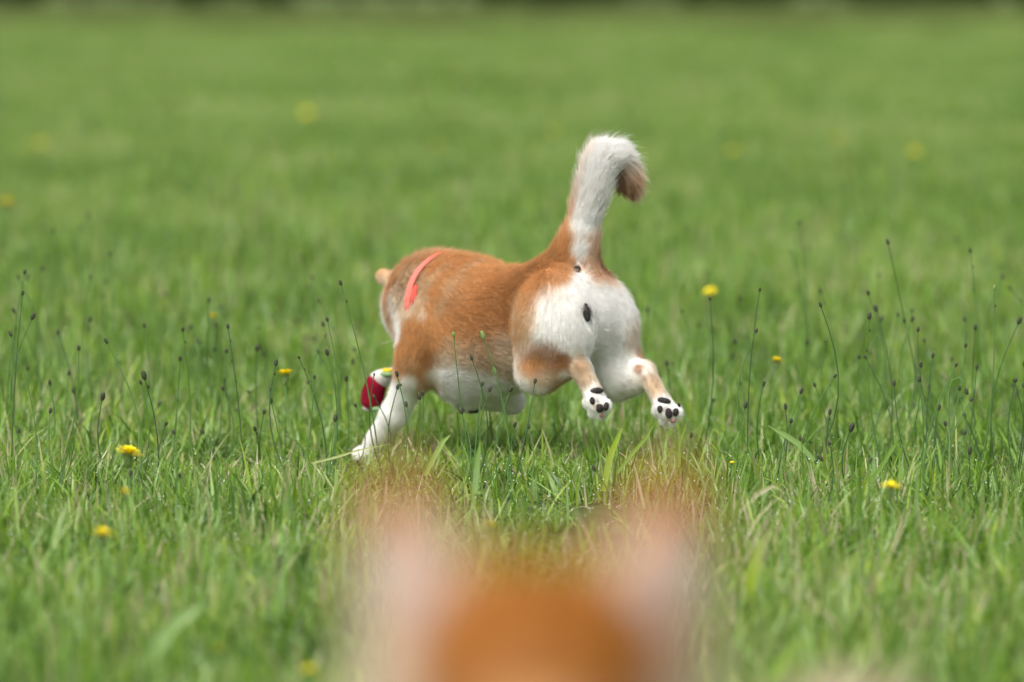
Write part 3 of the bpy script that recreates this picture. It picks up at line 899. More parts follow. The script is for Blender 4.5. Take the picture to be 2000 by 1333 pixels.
# eyes, nose and inner ears face away from this side but are part of the head
hd = J(820, 592, -.04); fd = norm(f - z * .5)
for s_ in (1, -1):
    c = hd + f * .052 + l * s_ * .03 + z * .008
    link('eye', mesh('eye', *ellipsoid_vf(c, AX, (.008, .009, .007))), running, M['eye'])
link('nose', mesh('nose', *ellipsoid_vf(J(824, 705, -.05) + f * .012, AX, (.009, .012, .008))), running, M['pad'])
# whiskers
wp = []
for (x0, y0, x1, y1) in ((790, 664, 744, 672), (785, 640, 762, 668), (775, 628, 738, 632)):
    p0, p1 = J(x0, y0, -.03), J(x1, y1, .0)
    wp.append(tube([p0, (p0 + p1) / 2 + z * .003, p1], [.0004, .0003, .0001], 4))
link('whiskers', mesh('whiskers', *vf_join(wp)), running, M['white_fleck'])

# collar: a band following the neck surface
cc = J(872, 592, 0); cax = norm(f + l * .05 + z * -.05)
cu = norm(l - (l @ cax) * cax); cv = np.cross(cax, cu)
if cv[2] < 0: cv = -cv
ring = []
for k in range(48):
    a_ = 2 * math.pi * k / 48; d = cu * math.cos(a_) + cv * math.sin(a_)
    ts = np.linspace(.02, .16, 140); X = cc + d * ts[:, None]
    s_ = dog.sdf(X); ok = np.where(s_ > 0)[0]
    ring.append((cc, d, min(ts[ok[0]] if len(ok) else .1, .105) + .0105 - .0085 * max(0, math.sin(a_)) ** 2))
rr = np.array([q[2] for q in ring]); rr = (np.roll(rr, 1) + rr * 2 + np.roll(rr, -1)) / 4
VV, FF = [], []
for k in range(48):
    d = ring[k][1]
    for dw, dr in ((-.0065, 0), (-.0065, .0018), (.0065, .0018), (.0065, 0)):
        VV.append(cc + d * (rr[k] + dr) + cax * dw)
for k in range(48):
    for j in range(4):
        FF.append((k * 4 + j, k * 4 + (j + 1) % 4, ((k + 1) % 48) * 4 + (j + 1) % 4, ((k + 1) % 48) * 4 + j))
coll = empty('collar', tuple(cc), 'coral pink fabric collar round the neck of the running dog', 'collar')
link('strap', mesh('strap', VV, FF, False), coll, M['collar'])
kb = 2
bp = []
for (x0, y0, x1, y1) in ((806, 562, 806, 612), (812, 556, 811, 600)):
    p0 = at(x0, y0, float((cc + ring[0][1] * (rr[0] + .004) - CAM) @ FW)); p1 = at(x1, y1, float((cc + ring[0][1] * (rr[0] + .004) - CAM) @ FW))
    bp.append(tube([p0, (p0 + p1) / 2, p1], [.0030, .0052, .0030], 8))
link('buckle', mesh('buckle', *vf_join(bp)), coll, M['collar_dark'])

# plush toy in the mouth
toy = empty('plush_toy', tuple(J(733, 765, -.01)), 'red, white and green plush toy dangling from the mouth of the running dog', 'dog toy')
tb = Body()
tb.cone(J(728, 783, 0), J(734, 752, 0), .0195, .020, (0, 0, 0), .01)
tb.cone(J(722, 778, 0), J(722, 768, 0), .014, .014, (0, 0, 0), .01)
tv, tq = tb.mesh(.003); link('toy_body', mesh_np('toy_body', tv, tq), toy, M['plush_red'])
def pile(V_, Q_, col, n_, seed):
    N_, _ = vert_normals(V_, Q_)
    o_ = np.ones(len(V_))
    f_ = grow_fur(None, V_, Q_, N_, np.tile(np.array(col[:3]), (len(V_), 1)), np.tile([0, .1, -.6], (len(V_), 1)), o_ * .0035, o_ * .9, n_, toy, seed, rad=.0003, pts=3, clump=.8)
    f_.name = 'pile'


pile(tv, tq, (.36, .012, .045), 9000, 61)
link('cuff', mesh('cuff', *ellipsoid_vf(J(722, 797, 0), AX, (.013, .014, .008))), toy, M['plush_white'])
tb = Body(); tb.cone(J(745, 742, -.005), J(800, 722, -.04), .016, .014, (0, 0, 0), .01); tb.cone(J(733, 738, 0), J(752, 734, 0), .010, .012, (0, 0, 0), .01)
tv, tq = tb.mesh(.003); link('toy_band', mesh_np('toy_band', tv, tq), toy, M['plush_white'])
pile(tv, tq, (.80, .78, .74), 8000, 62)
link('toy_leaf', mesh('toy_leaf', *ellipsoid_vf(J(756, 731, .002), AX, (.017, .012, .006))), toy, M['plush_green'])
link('toy_leaf', mesh('toy_leaf', *ellipsoid_vf(J(733, 799, .004), AX, (.012, .010, .006))), toy, M['plush_green'])
link('toy_tip', mesh('toy_tip', *ellipsoid_vf(J(757, 724, .0), AX, (.014, .009, .0045))), toy, M['plush_yellow'])

# ------------------------------------------------------------------ near dog, facing the camera (only its ears and forehead reach the frame)
HX, HY, HZ = .0104, 2.32, .581
hc_ = np.array([HX, HY, HZ]); I3 = np.eye(3); dn = np.array([0, .3, -1.0]); bk = np.array([0, 1.0, -.1])
nd_ = Body()
DEEP = (.28, .098, .008)
nd_.ell(hc_, I3, (.072, .066, .056), DEEP, .03, flow=bk, flen=.012)
for s_ in (-1, 1):
    nd_.ell(hc_ + [s_ * .045, .01, -.040], I3, (.038, .042, .04), PALE, .03, flow=norm([s_ * .7, .6, -.5]), flen=.02, up=.4)
    b0 = hc_ + np.array([s_ * .054, .015, .024]); b1 = hc_ + np.array([s_ * .063, .012, .089])
    nd_.cone(b0, b1, .024, .009, ORANGE, .02, flen=.005)
    nd_.ell(b0 * .62 + b1 * .38, np.stack([norm(np.cross(norm(b1 - b0), [0, 1.0, 0])), [0, 1.0, 0], norm(b1 - b0)]), (.023, .010, .037), ORANGE, .01, flow=b1 - b0, flen=.005)
nd_.cone(hc_ + [0, -.04, -.035], hc_ + [0, -.075, -.048], .036, .030, DEEP, .03, flow=-1, flen=.006)
nd_.cone(hc_ + [0, -.075, -.048], hc_ + [0, -.115, -.058], .029, .022, CREAM, .03, flow=-1, flen=.006)
nk = hc_ + np.array([.01, .05, -.06])
wt = np.array([.06, 2.50, .395]); hp = np.array([.165, 2.76, .38])
nd_.cone(nk, wt, .060, .092, ORANGE, .05, flen=.02)
nd_.cone(wt, hp, .095, .085, ORANGE, .04, flen=.018)
nd_.cone(wt + [-.02, -.04, -.06], wt + [.02, .05, -.07], .085, .08, WHITE, .05, flen=.018)
dl = norm(hp - wt); dlat = norm(np.cross(dl, z))
for s_ in (-1, 1):
    sh = wt + dlat * s_ * .06 + np.array([-.005, -.02, -.08])
    nd_.cone(sh, sh + [0, .01, -.13], .042, .026, ORANGE, .03, flen=.012)
    nd_.cone(sh + [0, .01, -.13], sh * [1, 1, 0] + [0, 0, .03], .024, .018, WHITE, .015, flen=.007)
    nd_.ell(sh * [1, 1, 0] + [-.005, -.015, .018], I3, (.022, .034, .018), WHITE, .012, flow=[0, -1, 0], flen=.005)
    th = hp + dlat * s_ * .055
    nd_.cone(th, th + [-.03, -.05, -.12], .07, .042, ORANGE, .03, flen=.015)
    nd_.cone(th + [-.03, -.05, -.12], th + [.02, .04, -.22], .038, .02, TAN, .02, flen=.01)
    nd_.cone(th + [.02, .04, -.22], (th + [.005, .01, 0]) * [1, 1, 0] + [0, 0, .03], .019, .017, WHITE, .012, flen=.006)
    nd_.ell((th + [0, -.01, 0]) * [1, 1, 0] + [0, 0, .018], I3, (.022, .034, .018), WHITE, .012, flow=[0, -1, 0], flen=.005)
tl = [hp + dl * .06 + z * .03, hp + dl * .11 + z * .07, hp + dl * .08 + z * .096, hp + dl * .03 + z * .096, hp + z * .09]
for k in range(4):
    nd_.cone(tl[k], tl[k + 1], .03, .028, PALE, .015, flen=.022, up=.5)
V2, Q2 = nd_.mesh(.006); N2, _ = vert_normals(V2, Q2); C2, F2, L2, U2 = fields(nd_, V2)
PINK = (.42, .35, .31)
for s_ in (-1, 1):
    for u_ in np.linspace(0, .62, 6):
        b0 = hc_ + np.array([s_ * .054, .015, .024]); b1 = hc_ + np.array([s_ * .063, .012, .089])
        X = b0 * (1 - u_) + b1 * u_ - np.array([0, .018, 0])
        brush(C2, V2, X, .020 - .008 * u_, PINK, .8, 1)
    brush(C2, V2, hc_ + [s_ * .076, -.02, -.010], .030, PALE, .8, .9)
    brush(C2, V2, hc_ + [s_ * .078, 0, -.045], .036, PALE, .8, .9)
for s_ in (-1, 1):
    brush(C2, V2, hc_ + [s_ * .064, .012, .094], .030, (.36, .13, .04), .6, 1)
    brush(C2, V2, hc_ + [s_ * .090, .012, .06], .018, (.42, .18, .07), .8, .9)
near = empty('dog', (HX, HY + .1, 0), 'blurred orange dog close to the lens, only its ears and forehead showing', 'dog')
b2 = body_mesh('body', V2, Q2, C2, near)
grow_fur(b2, V2, Q2, N2, C2, F2, L2, U2, 60000, near, 5, rad=.0005, pts=4)
for s_ in (-1, 1):
    link('eye', mesh('eye', *ellipsoid_vf(hc_ + [s_ * .026, -.054, -.014], I3, (.009, .006, .008))), near, M['eye'])
link('nose', mesh('nose', *ellipsoid_vf(hc_ + [0, -.137, -.048], I3, (.014, .009, .010))), near, M['pad'])

# ------------------------------------------------------------------ yellow flowers
def bloom_mesh(seed, half=False):
    r = random.Random(seed); V_, F_ = [], []
    for ring_, (n_, rr_, zz, ti) in enumerate(((17, 1.0, .10, .16), (14, .78, .18, .34), (10, .5, .24, .6))):
        for k in range(n_):
            if half and k % 3 == 0: continue
            a_ = 2 * math.pi * k / n_ + r.uniform(-.1, .1) + ring_ * .2
            d = np.array([math.cos(a_), math.sin(a_), 0]); s_ = np.array([-math.sin(a_), math.cos(a_), 0]) * r.uniform(.11, .15)
            up_ = np.array([0, 0, 1]) ; L_ = rr_ * r.uniform(.88, 1.08); q = ti + r.uniform(-.08, .08)
            o_ = len(V_)
            for t_, w_ in ((.08, .45), (.5, 1.0), (.93, 1.0)):
                c_ = d * L_ * t_ + up_ * (zz + L_ * t_ * q * (1.2 - .4 * t_))
                V_ += [c_ - s_ * w_, c_ + s_ * w_]
            c_ = d * L_ + up_ * (zz + L_ * q * .8)
            V_ += [c_ - s_ * .55, c_ + s_ * .1, c_ + s_ * .7]
            F_ += [(o_, o_ + 1, o_ + 3, o_ + 2), (o_ + 2, o_ + 3, o_ + 5, o_ + 4), (o_ + 4, o_ + 5, o_ + 8, o_ + 7, o_ + 6)]
    return mesh('petals', V_, F_)


def lathe(prof, seg=8):
    V_, F_ = [], []
    for r_, z_ in prof:
        for k in range(seg):
            a_ = 2 * math.pi * k / seg; V_.append((r_ * math.cos(a_), r_ * math.sin(a_), z_))
    for i_ in range(len(prof) - 1):
        for k in range(seg):
            F_.append((i_ * seg + k, i_ * seg + (k + 1) % seg, (i_ + 1) * seg + (k + 1) % seg, (i_ + 1) * seg + k))
    return V_, F_


BL = [bloom_mesh(1), bloom_mesh(2), bloom_mesh(3, True)]
for b_ in BL: b_.materials.append(M['petal'])
cupm = mesh('cup', *lathe([(.01, -.55), (.22, -.5), (.33, -.2), (.36, .12), (.30, .2)])); cupm.materials.append(M['bud_green'])


def add_flower(px, py, wpx, d, label, v=0, tilt=(.1, 0)):
    h = at(px, py, d); r_ = wpx / FPX * d / 2
    if h[2] < .04: h[2] = .04
    bx = h[0] + random.uniform(-.02, .02); by = h[1] + random.uniform(-.01, .03)
    e = empty('yellow_flower', (bx, by, 0), label, 'flower', 'yellow dandelion-like flowers in the meadow')
    mid = np.array([(bx + h[0]) / 2 + random.uniform(-.006, .006), (by + h[1]) / 2, h[2] * .5])
    top_ = h - np.array([0, 0, r_ * .5])
    link('stem', mesh('stem', *tube([(bx, by, 0), mid, top_], [.0015, .0013, .0012], 6)), e, M['stem'])
    for nm, dd in (('petals', BL[v]), ('cup', cupm)):
        o = bpy.data.objects.new(nm, dd); COL.objects.link(o); o.parent = e
        o.location = Vector(h) - Vector(e.location)
        o.scale = (r_, r_, r_ * 1.5); o.rotation_euler = (tilt[0], tilt[1], random.uniform(0, 6.28))
    return e


FLW = [
    (250, 893, 58, 8.35, 'largest yellow flower in the near grass at the lower left', 0),
    (243, 967, 34, 7.3, 'small half open yellow flower just below the largest one', 2),
    (200, 1049, 44, 7.15, 'yellow flower low at the left, second below the largest one', 1),
    (958, 1030, 30, 7.1, 'tiny yellow flower between the ears of the blurred near dog', 2),
    (1740, 956, 40, 7.8, 'ragged yellow flower low in the grass at the right', 2),
    (558, 736, 40, 9.6, 'flat yellow flower standing left of the red plush toy', 0),
    (1388, 573, 26, 12.2, 'softly blurred yellow flower right of the running dog', 1),
    (1516, 709, 30, 10.1, 'yellow flower behind the grass right of the hind paws', 1),
    (14, 402, 36, 15.0, 'blurred yellow flower at the left edge of the field', 0),
    (416, 622, 24, 11.0, 'small dim yellow flower among stalks left of the dog', 2),
    (645, 770, 12, 10.2, 'tiny dim yellow flower between two stalks left of the toy', 2),
    (600, 225, 20, 27.0, 'brightest far yellow flower, a round blur left of the tail', 0),
    (852, 290, 20, 22.0, 'faint far yellow flower above the back of the running dog', 1),
    (890, 150, 18, 38.0, 'very faint far yellow flower high above the neck of the dog', 1),
    (815, 178, 16, 35.0, 'very faint yellow flower between two far ones left of the tail', 1),
    (1432, 300, 24, 22.0, 'blurred far yellow flower right of the tail tip', 0),
    (1637, 275, 18, 24.0, 'faint far yellow flower in the upper right', 1),
    (1785, 300, 18, 22.0, 'faint yellow blur farthest right in the distance', 1),
    (78, 285, 20, 24.0, 'faint far yellow flower at the upper left', 1),
    (1080, 262, 16, 25.0, 'faint far yellow flower just left of the raised tail', 1),
    (427, 1270, 22, 6.25, 'blurred yellow flower near the bottom left of the near grass', 1),
    (603, 1313, 28, 6.05, 'blurred yellow flower at the bottom beside the near dog', 1),
    (1430, 905, 10, 8.9, 'tiny yellow green flower below the right hind paw', 2),
]
for px, py, wp_, d, lb, v in FLW:
    add_flower(px, py, wp_, d, lb, v, (random.uniform(.05, .45), random.uniform(-.2, .2)))

# ------------------------------------------------------------------ budded stalks
def bud_mesh(kind):
    V_, F_ = lathe([(.10, -1.0), (.42, -.78), (.62, -.3), (.60, .2), (.48, .65), (.40, .9), (.15, .98)], 9)
    parts = [(V_, F_)]
    for k in range(7):                                   # sepals standing a little proud
        a_ = k * 2 * math.pi / 7; d = np.array([math.cos(a_), math.sin(a_), 0]); s_ = np.array([-math.sin(a_), math.cos(a_), 0]) * .16
        parts.append(([d * .45 - s_ + [0, 0, -.8], d * .45 + s_ + [0, 0, -.8], d * .70 + s_ * .8 + [0, 0, 0], d * .70 - s_ * .8 + [0, 0, 0], d * .52 + [0, 0, 1.05]], [(0, 1, 2, 3), (3, 2, 4)]))
    me_ = mesh('bud', *vf_join(parts)); me_.materials.append(M['bud'] if kind == 0 else M['bud_green'])
    return me_


BUD = [bud_mesh(0), bud_mesh(1)]
tuftm = mesh('bud_tuft', *vf_join([([(0, 0, .8), (.28 * math.cos(a_), .28 * math.sin(a_), 1.25), (.28 * math.cos(a_ + .7), .28 * math.sin(a_ + .7), 1.15)], [(0, 1, 2)]) for a_ in np.arange(0, 6.2, .7)])); tuftm.materials.append(M['bud_tip'])


AUTO = []


def add_stalk(px, py, d, size, label, dx=None, green=False, hook=False, beads=0, bend=None):
    h = at(px, py, d)
    if h[2] < .05: return
    hh = h[2]
    lean = dx if dx is not None else random.gauss(0, .16) * hh
    base = np.array([h[0] + lean, h[1] + random.uniform(-.03, .03), 0])
    e = empty('budded_stalk', tuple(base), label, 'wild stalk', 'thin dark-budded stalks standing in the meadow')
    if dx is None: AUTO.append((e, px, py, d))
    b_ = bend if bend is not None else random.gauss(0, .09) * hh
    pts = []
    for u_ in np.linspace(0, 1, 9):
        p_ = base * (1 - u_) + h * u_; p_ = p_ + np.array([b_ * math.sin(math.pi * u_), 0, 0])
        pts.append(p_)
    if hook:
        pts = [base, base * .6 + h * .4 + [-.01, 0, .01], np.array([h[0] - .032, h[1], h[2] - .005]), np.array([h[0] - .027, h[1], h[2] + .018]), np.array([h[0] - .014, h[1], h[2] + .026]), np.array([h[0] - .004, h[1], h[2] + .015]), h]
    ra = np.linspace(.0017, .0009, len(pts))
    link('stem', mesh('stem', *tube(pts, ra, 5, False)), e, M['stem'] if (green or random.random() < .5) else M['stem_dark'])
    dirn = Vector(norm(np.asarray(pts[-1]) - np.asarray(pts[-2])))
    rot = dirn.to_track_quat('Z', 'Y').to_euler()
    s_ = size * .48
    items = [('bud', BUD[1 if green else 0], h, s_)]
    if size > .009 and random.random() < .6: items.append(('bud_tuft', tuftm, h, s_))
    for k in range(beads):
        q_ = pts[-2 - k] + (np.asarray(pts[-1]) - pts[-2]) * .3 + np.array([.002 * (-1) ** k, 0, 0]); items.append(('bud', BUD[0], q_, s_ * .45))
    for nm, dd, pos, s2 in items:
        o = bpy.data.objects.new(nm, dd); COL.objects.link(o); o.parent = e
        o.location = Vector(pos) - Vector(e.location)
        fat = .95 if nm == 'bud' and size < .0115 else .8; o.scale = (s2 * fat, s2 * fat, s2 * .95); o.rotation_euler = rot
    return e


# (x, y, depth, bud size m, label, options)
NAMED = [
    (665, 553, 9.1, .009, 'tall leaning budded stalk just left of the running dog', dict(dx=.075, bend=.01, beads=1)),
    (445, 638, 9.2, .008, 'beaded straight stalk standing between the left flowers', dict(dx=.03, beads=3)),
    (539, 709, 9.2, .011, 'budded stalk right beside the flat yellow flower', dict(dx=.03, beads=2)),
    (281, 734, 9.0, .015, 'forked stalk with two fat buds above the largest yellow flower', dict(dx=.02, beads=1)),
    (64, 619, 9.3, .012, 'upright stalk with a fat bud near the left edge', dict(dx=.01)),
    (44, 573, 9.3, .008, 'small budded stalk tallest near the left edge', dict(dx=-.02)),
    (584, 699, 9.2, .006, 'thin stalk with a tiny bud leaning right of the flat flower', dict(dx=.05, beads=1)),
    (639, 689, 9.3, .011, 'upright budded stalk closest to the left of the toy', dict(dx=-.005)),
    (655, 817, 8.9, .012, 'short budded stalk low in the grass left of the planted paw', dict(dx=-.01)),
    (886, 654, 8.95, .009, 'green budded stalk crossing the white belly of the running dog', dict(dx=.04, bend=-.004, green=True)),
    (943, 655, 8.95, .013, 'pale green budded stalk crossing the flank of the running dog', dict(dx=.05, bend=.015, green=True)),
    (921, 699, 9.0, .009, 'short stalk in front of the belly, between two green ones', dict(dx=.0)),
    (966, 726, 9.0, .012, 'stalk with a long bud in front of the rear belly', dict(dx=.02, green=True)),
    (1045, 745, 9.0, .008, 'slanting stalk ending at the left hind knee of the running dog', dict(dx=-.045, bend=.004)),
    (775, 731, 9.0, .010, 'budded stalk standing before the planted foreleg', dict(dx=-.004, beads=1)),
    (819, 775, 9.1, .011, 'leaning stalk with a dark bud right of the planted foreleg', dict(dx=.03)),
    (900, 802, 8.9, .012, 'stalk with a brown tufted bud under the chest of the running dog', dict(dx=-.01)),
    (731, 732, 9.3, .005, 'tiny budded stalk before the red plush toy', dict(dx=.02)),
    (1734, 473, 9.9, .010, 'tallest leaning stalk at the right with a dark bud', dict(dx=.09, bend=.0)),
    (1562, 436, 11.0, .009, 'slightly blurred tallest stalk right of the tail', dict(dx=-.01, bend=.02)),
    (1545, 488, 10.6, .008, 'curved green stalk beside the slightly blurred tall one', dict(dx=-.01, bend=.035, green=True)),
    (1942, 563, 9.1, .009, 'straight tall green stalk near the right edge', dict(dx=-.03, bend=.012, beads=1, green=True)),
    (1895, 490, 10.2, .009, 'tall stalk behind the straight green one at the right', dict(dx=.03, beads=2)),
    (1698, 618, 9.4, .012, 'brown stemmed stalk with two lower buds at the right', dict(dx=.03, bend=-.014, beads=2)),
    (1711, 603, 9.6, .012, 'stalk with a plump grey bud beside the brown stemmed one', dict(dx=.02)),
    (1782, 624, 9.9, .011, 'stalk with a tilted bud right of the plump grey one', dict(dx=.04)),
    (1991, 627, 9.4, .013, 'fat budded stalk touching the right edge', dict(dx=-.04)),
    (1886, 675, 9.3, .008, 'slanting stalk with a small brown bud at the right', dict(dx=-.06, bend=.01)),
    (1888, 765, 9.2, .011, 'hooked stalk whose bud nods over to the right', dict(dx=-.035, hook=True)),
    (1565, 764, 9.2, .010, 'slanting budded stalk right of the hind paws', dict(dx=-.05, bend=-.004)),
    (1534, 795, 9.1, .010, 'brown short stalk next to the slanting one', dict(dx=-.015, bend=.01)),
    (1456, 792, 9.1, .011, 'upright budded stalk right of the right hind paw', dict(dx=-.01)),
    (1663, 835, 9.0, .015, 'stalk with a long cylindrical bud low at the right', dict(dx=-.002)),
    (1894, 880, 8.8, .013, 'short stalk with a square tipped bud at the lower right', dict(dx=.002)),
    (1905, 640, 9.7, .011, 'dark budded stalk below the tall one at the right', dict(dx=.01)),
    (201, 775, 9.2, .014, 'squat dark bud above the grass at the left', dict(dx=.01)),
    (172, 419, 12.4, .011, 'blurred stalk reaching highest at the left', dict(dx=.02)),
    (1869, 468, 12.0, .011, 'blurred stalk reaching high at the far right', dict(dx=.02)),
]
for px, py, d, s_, lb, kw in NAMED:
    add_stalk(px, py, d, s_ * 1.3, lb, **kw)
OTHERS = [  # x, y, blur class
    (27, 607, 1), (29, 643, 1), (146, 479, 2), (177, 542, 1), (202, 579, 2), (176, 624, 1), (221, 643, 2), (107, 656, 2), (362, 509, 2), (357, 644, 0), (374, 638, 1), (389, 668, 1),
    (419, 683, 1), (464, 676, 2), (506, 677, 1), (515, 691, 1), (596, 586, 2), (623, 588, 1), (638, 560, 2), (631, 634, 1), (635, 655, 1), (621, 687, 1), (614, 737, 0), (602, 747, 1), (692, 683, 1),
    (689, 707, 1), (676, 740, 0), (275, 747, 0), (237, 763, 1), (54, 719, 1), (98, 803, 0), (171, 818, 1), (382, 760, 1), (311, 790, 1), (435, 759, 0), (498, 838, 0), (529, 783, 0), (516, 805, 0),
    (396, 844, 1), (339, 844, 1), (37, 842, 1), (486, 766, 1), (462, 801, 1), (694, 792, 0), (600, 659, 2), (579, 629, 2), (443, 616, 2), (1529, 422, 3), (1405, 483, 3), (1903, 437, 3), (1970, 505, 3),
    (1972, 563, 1), (1722, 624, 1), (1805, 665, 1), (1822, 694, 0), (1799, 713, 0), (1884, 624, 1), (1908, 717, 0), (1874, 759, 0), (1981, 744, 0), (1986, 766, 1), (1846, 828, 0), (1884, 846, 0),
    (1621, 805, 0), (1445, 749, 1), (1446, 584, 1), (1602, 569, 1), (1332, 608, 1), (1685, 569, 2), (1613, 669, 1), (1577, 669, 1), (1591, 752, 0), (1631, 735, 0), (1746, 749, 0), (1768, 794, 1), (1883, 811, 0),
    (1897, 794, 1), (1834, 796, 0), (1785, 793, 1), (1391, 643, 2), (1430, 694, 1), (1459, 659, 2), (1493, 681, 2), (1394, 782, 1), (1873, 565, 2), (1313, 711, 1), (1303, 710, 1), (1621, 621, 2), (1479, 621, 2),
    (1842, 736, 1), (1859, 702, 1), (1845, 655, 2), (942, 750, 0), (957, 761, 0), (997, 761, 0), (777, 756, 0), (793, 790, 0), (826, 769, 0), (731, 776, 0), (1006, 830, 0), (1032, 833, 0),
    (1603, 895, 0), (1621, 867, 0), (255, 925, 0), (350, 930, 0), (700, 905, 0), (1160, 915, 0), (1350, 850, 0), (1700, 900, 0), (1560, 560, 2), (712, 420, 3), (1225, 470, 3), (300, 600, 3), (90, 520, 3), (1790, 560, 3), (1650, 640, 2), (1700, 690, 1)]
SIDE = lambda x: 'left of' if x < 750 else ('in front of' if x < 1200 else 'right of')
for px, py, bl in OTHERS:
    d = {0: random.uniform(8.9, 9.3) if 740 < px < 1340 else random.uniform(9.0, 9.6), 1: random.uniform(9.9, 10.7), 2: random.uniform(11.2, 12.6), 3: random.uniform(13, 15)}[bl]
    if py > 840: d = random.uniform(8.3, 8.7)
    wd_ = {0: 'small dark-budded stalk in sharp focus', 1: 'thin budded stalk a little behind the focus', 2: 'blurred budded stalk standing farther back', 3: 'strongly blurred budded stalk far back'}[bl]
    add_stalk(px, py, d, random.uniform(.009, .0145), f'{wd_} {SIDE(px)} the running dog', beads=1 if random.random() < .25 else 0)
for k_ in range(150):
    d = random.uniform(9.6, 16) if k_ < 100 else random.uniform(8.7, 10.4)
    px = random.uniform(-20, 2020)
    hz = random.uniform(.10, .30) * (1 if random.random() < .7 else 1.2)
    py = (CAM_H - hz) / d * FPX - 20
    if 640 < px < 1380 and d < 10.6: continue
    wd_ = 'thin budded stalk a little behind the focus' if d < 11 else ('blurred budded stalk standing farther back' if d < 13 else 'strongly blurred budded stalk far back')
    add_stalk(px, py, d, random.uniform(.009, .013), f'{wd_} {SIDE(px)} the running dog')

LAND = [(250, 893, 'the largest yellow flower'), (558, 736, 'the flat yellow flower'), (416, 622, 'the small dim flower'), (728, 765, 'the red plush toy'), (710, 880, 'the planted paw'),
        (745, 540, "the dog's left ear"), (900, 790, "the dog's belly"), (1170, 790, 'the left hind paw'), (1305, 800, 'the right hind paw'), (1388, 573, 'the blurred yellow flower'),
        (1516, 709, 'the dim flower'), (1888, 765, 'the hooked stalk'), (1734, 473, 'the tallest leaning stalk'), (1942, 563, 'the straight green stalk'), (44, 573, 'the left edge'), (1740, 956, 'the ragged flower'), (1220, 330, "the dog's tail tip"), (600, 225, 'the bright far flower'), (172, 419, 'the highest left stalk')]
bins = {}
for e, px, py, d in AUTO:
    lx, ly, nm = min(LAND, key=lambda q: (q[0] - px) ** 2 + (q[1] - py) ** 2)
    dx_, dy_ = px - lx, ly - py
    rel = 'above' if dy_ > abs(dx_) else ('below' if -dy_ > abs(dx_) else ('right of' if dx_ > 0 else 'left of'))
    wd_ = 'sharp' if d < 9.7 else ('slightly soft' if d < 11 else ('blurred' if d < 13 else 'very blurred'))
    bins.setdefault((wd_, rel, nm), []).append((px, e))
CNT = ['', '', 'two', 'three', 'four', 'five', 'six', 'seven', 'eight', 'nine', 'ten', 'eleven', 'twelve', 'thirteen', 'fourteen']
for (wd_, rel, nm), it in bins.items():
    it.sort(key=lambda q: q[0]); n_ = len(it)
    for k, (px, e) in enumerate(it):
        if n_ == 1: e['label'] = f'{wd_} thin dark-budded stalk {rel} {nm}'
        else:
            wh = 'leftmost' if k == 0 else ('rightmost' if k == n_ - 1 else ORD[k] + ' from left')
            e['label'] = f'{wh} of {CNT[min(n_, 14)]} {wd_} stalks {rel} {nm}'

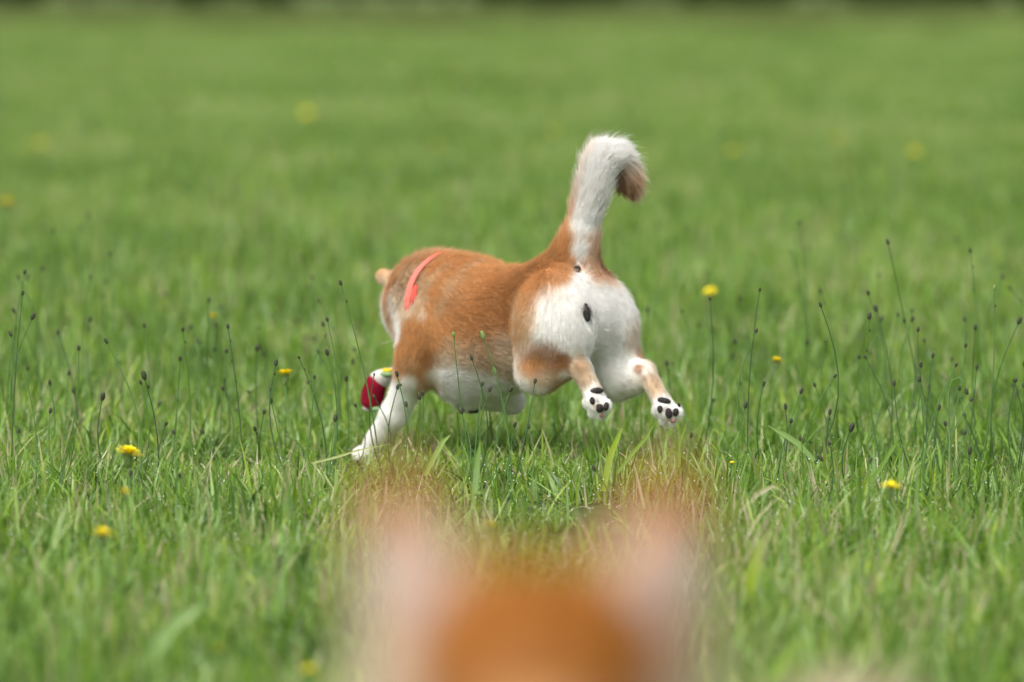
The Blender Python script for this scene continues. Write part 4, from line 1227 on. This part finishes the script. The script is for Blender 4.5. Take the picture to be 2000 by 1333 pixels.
# ------------------------------------------------------------------ single broad blades that stand out
def broad_blade(pts, width, tint, label):
    P3 = [at(*q) for q in pts]
    for q in P3: q[2] = max(q[2], 0.002)
    P3 = np.array(P3); n_ = len(P3); V_, F_ = [], []
    e0 = P3[0]
    for i_, p_ in enumerate(P3):
        u_ = i_ / (n_ - 1); t_ = norm(P3[min(i_ + 1, n_ - 1)] - P3[max(i_ - 1, 0)])
        s_ = norm(np.cross(t_, norm(CAM - p_) + np.array([.0, .0, .25]))) * width * .5 * (math.sin(math.pi * min(.98, .22 + .78 * u_)) ** .7 + .03)
        nn = norm(np.cross(s_, t_)) * width * .12
        V_ += [p_ - s_ + nn, p_, p_ + s_ + nn]
    for i_ in range(n_ - 1):
        F_ += [(3 * i_, 3 * i_ + 1, 3 * i_ + 4, 3 * i_ + 3), (3 * i_ + 1, 3 * i_ + 2, 3 * i_ + 5, 3 * i_ + 4)]
    me_ = mesh('broad_grass_blade', V_, F_)
    a_ = me_.attributes.new('tint', 'FLOAT', 'POINT'); a_.data.foreach_set('value', [tint] * len(V_))
    tag(link('broad_grass_blade', me_, None, M['grass']), label, 'grass blade', 'single broad blades standing out of the grass')


broad_blade([(1180, 960, 8.9), (1186, 915, 8.9), (1196, 880, 8.9), (1207, 855, 8.9), (1214, 835, 8.9)], .011, .62, 'pale broad grass blade standing below the hind paws')
broad_blade([(1205, 925, 8.95), (1232, 890, 8.95), (1262, 855, 8.95), (1282, 822, 8.95)], .007, .4, 'green blade slanting up to the right hind paw')
broad_blade([(1590, 900, 8.9), (1560, 868, 8.9), (1530, 848, 8.9), (1500, 832, 8.9)], .010, .5, 'bright green blade arching left at the right side of the dog')
broad_blade([(270, 1320, 6.5), (310, 1260, 6.5), (345, 1215, 6.5), (400, 1180, 6.5)], .022, .66, 'blurred pale blade slanting through the lower left grass')
broad_blade([(1460, 1180, 7.2), (1470, 1120, 7.2), (1480, 1080, 7.2), (1495, 1040, 7.2)], .016, .66, 'blurred pale blade right of the near dog')
broad_blade([(610, 905, 8.7), (650, 895, 8.7), (700, 880, 8.7), (760, 868, 8.7)], .004, .55, 'pale blade lying across the planted paw')
broad_blade([(1445, 1000, 8.3), (1480, 965, 8.3), (1510, 950, 8.3), (1530, 960, 8.3)], .008, .68, 'pale curling blade over the grass at the right')
broad_blade([(1700, 940, 8.7), (1720, 915, 8.7), (1740, 880, 8.7), (1753, 865, 8.7), (1757, 885, 8.7), (1745, 905, 8.7)], .007, .3, 'dark folded blade above the ragged yellow flower')
broad_blade([(830, 930, 8.8), (850, 890, 8.8), (866, 862, 8.8), (880, 850, 8.8)], .009, .5, 'green blade in front of the planted foreleg')
broad_blade([(925, 985, 8.6), (930, 930, 8.6), (934, 890, 8.6), (938, 862, 8.6)], .010, .62, 'upright broad blade under the chest of the dog')
broad_blade([(1500, 1333, 6.4), (1540, 1290, 6.4), (1560, 1240, 6.4)], .020, .6, 'blurred blade at the bottom right of the near dog')
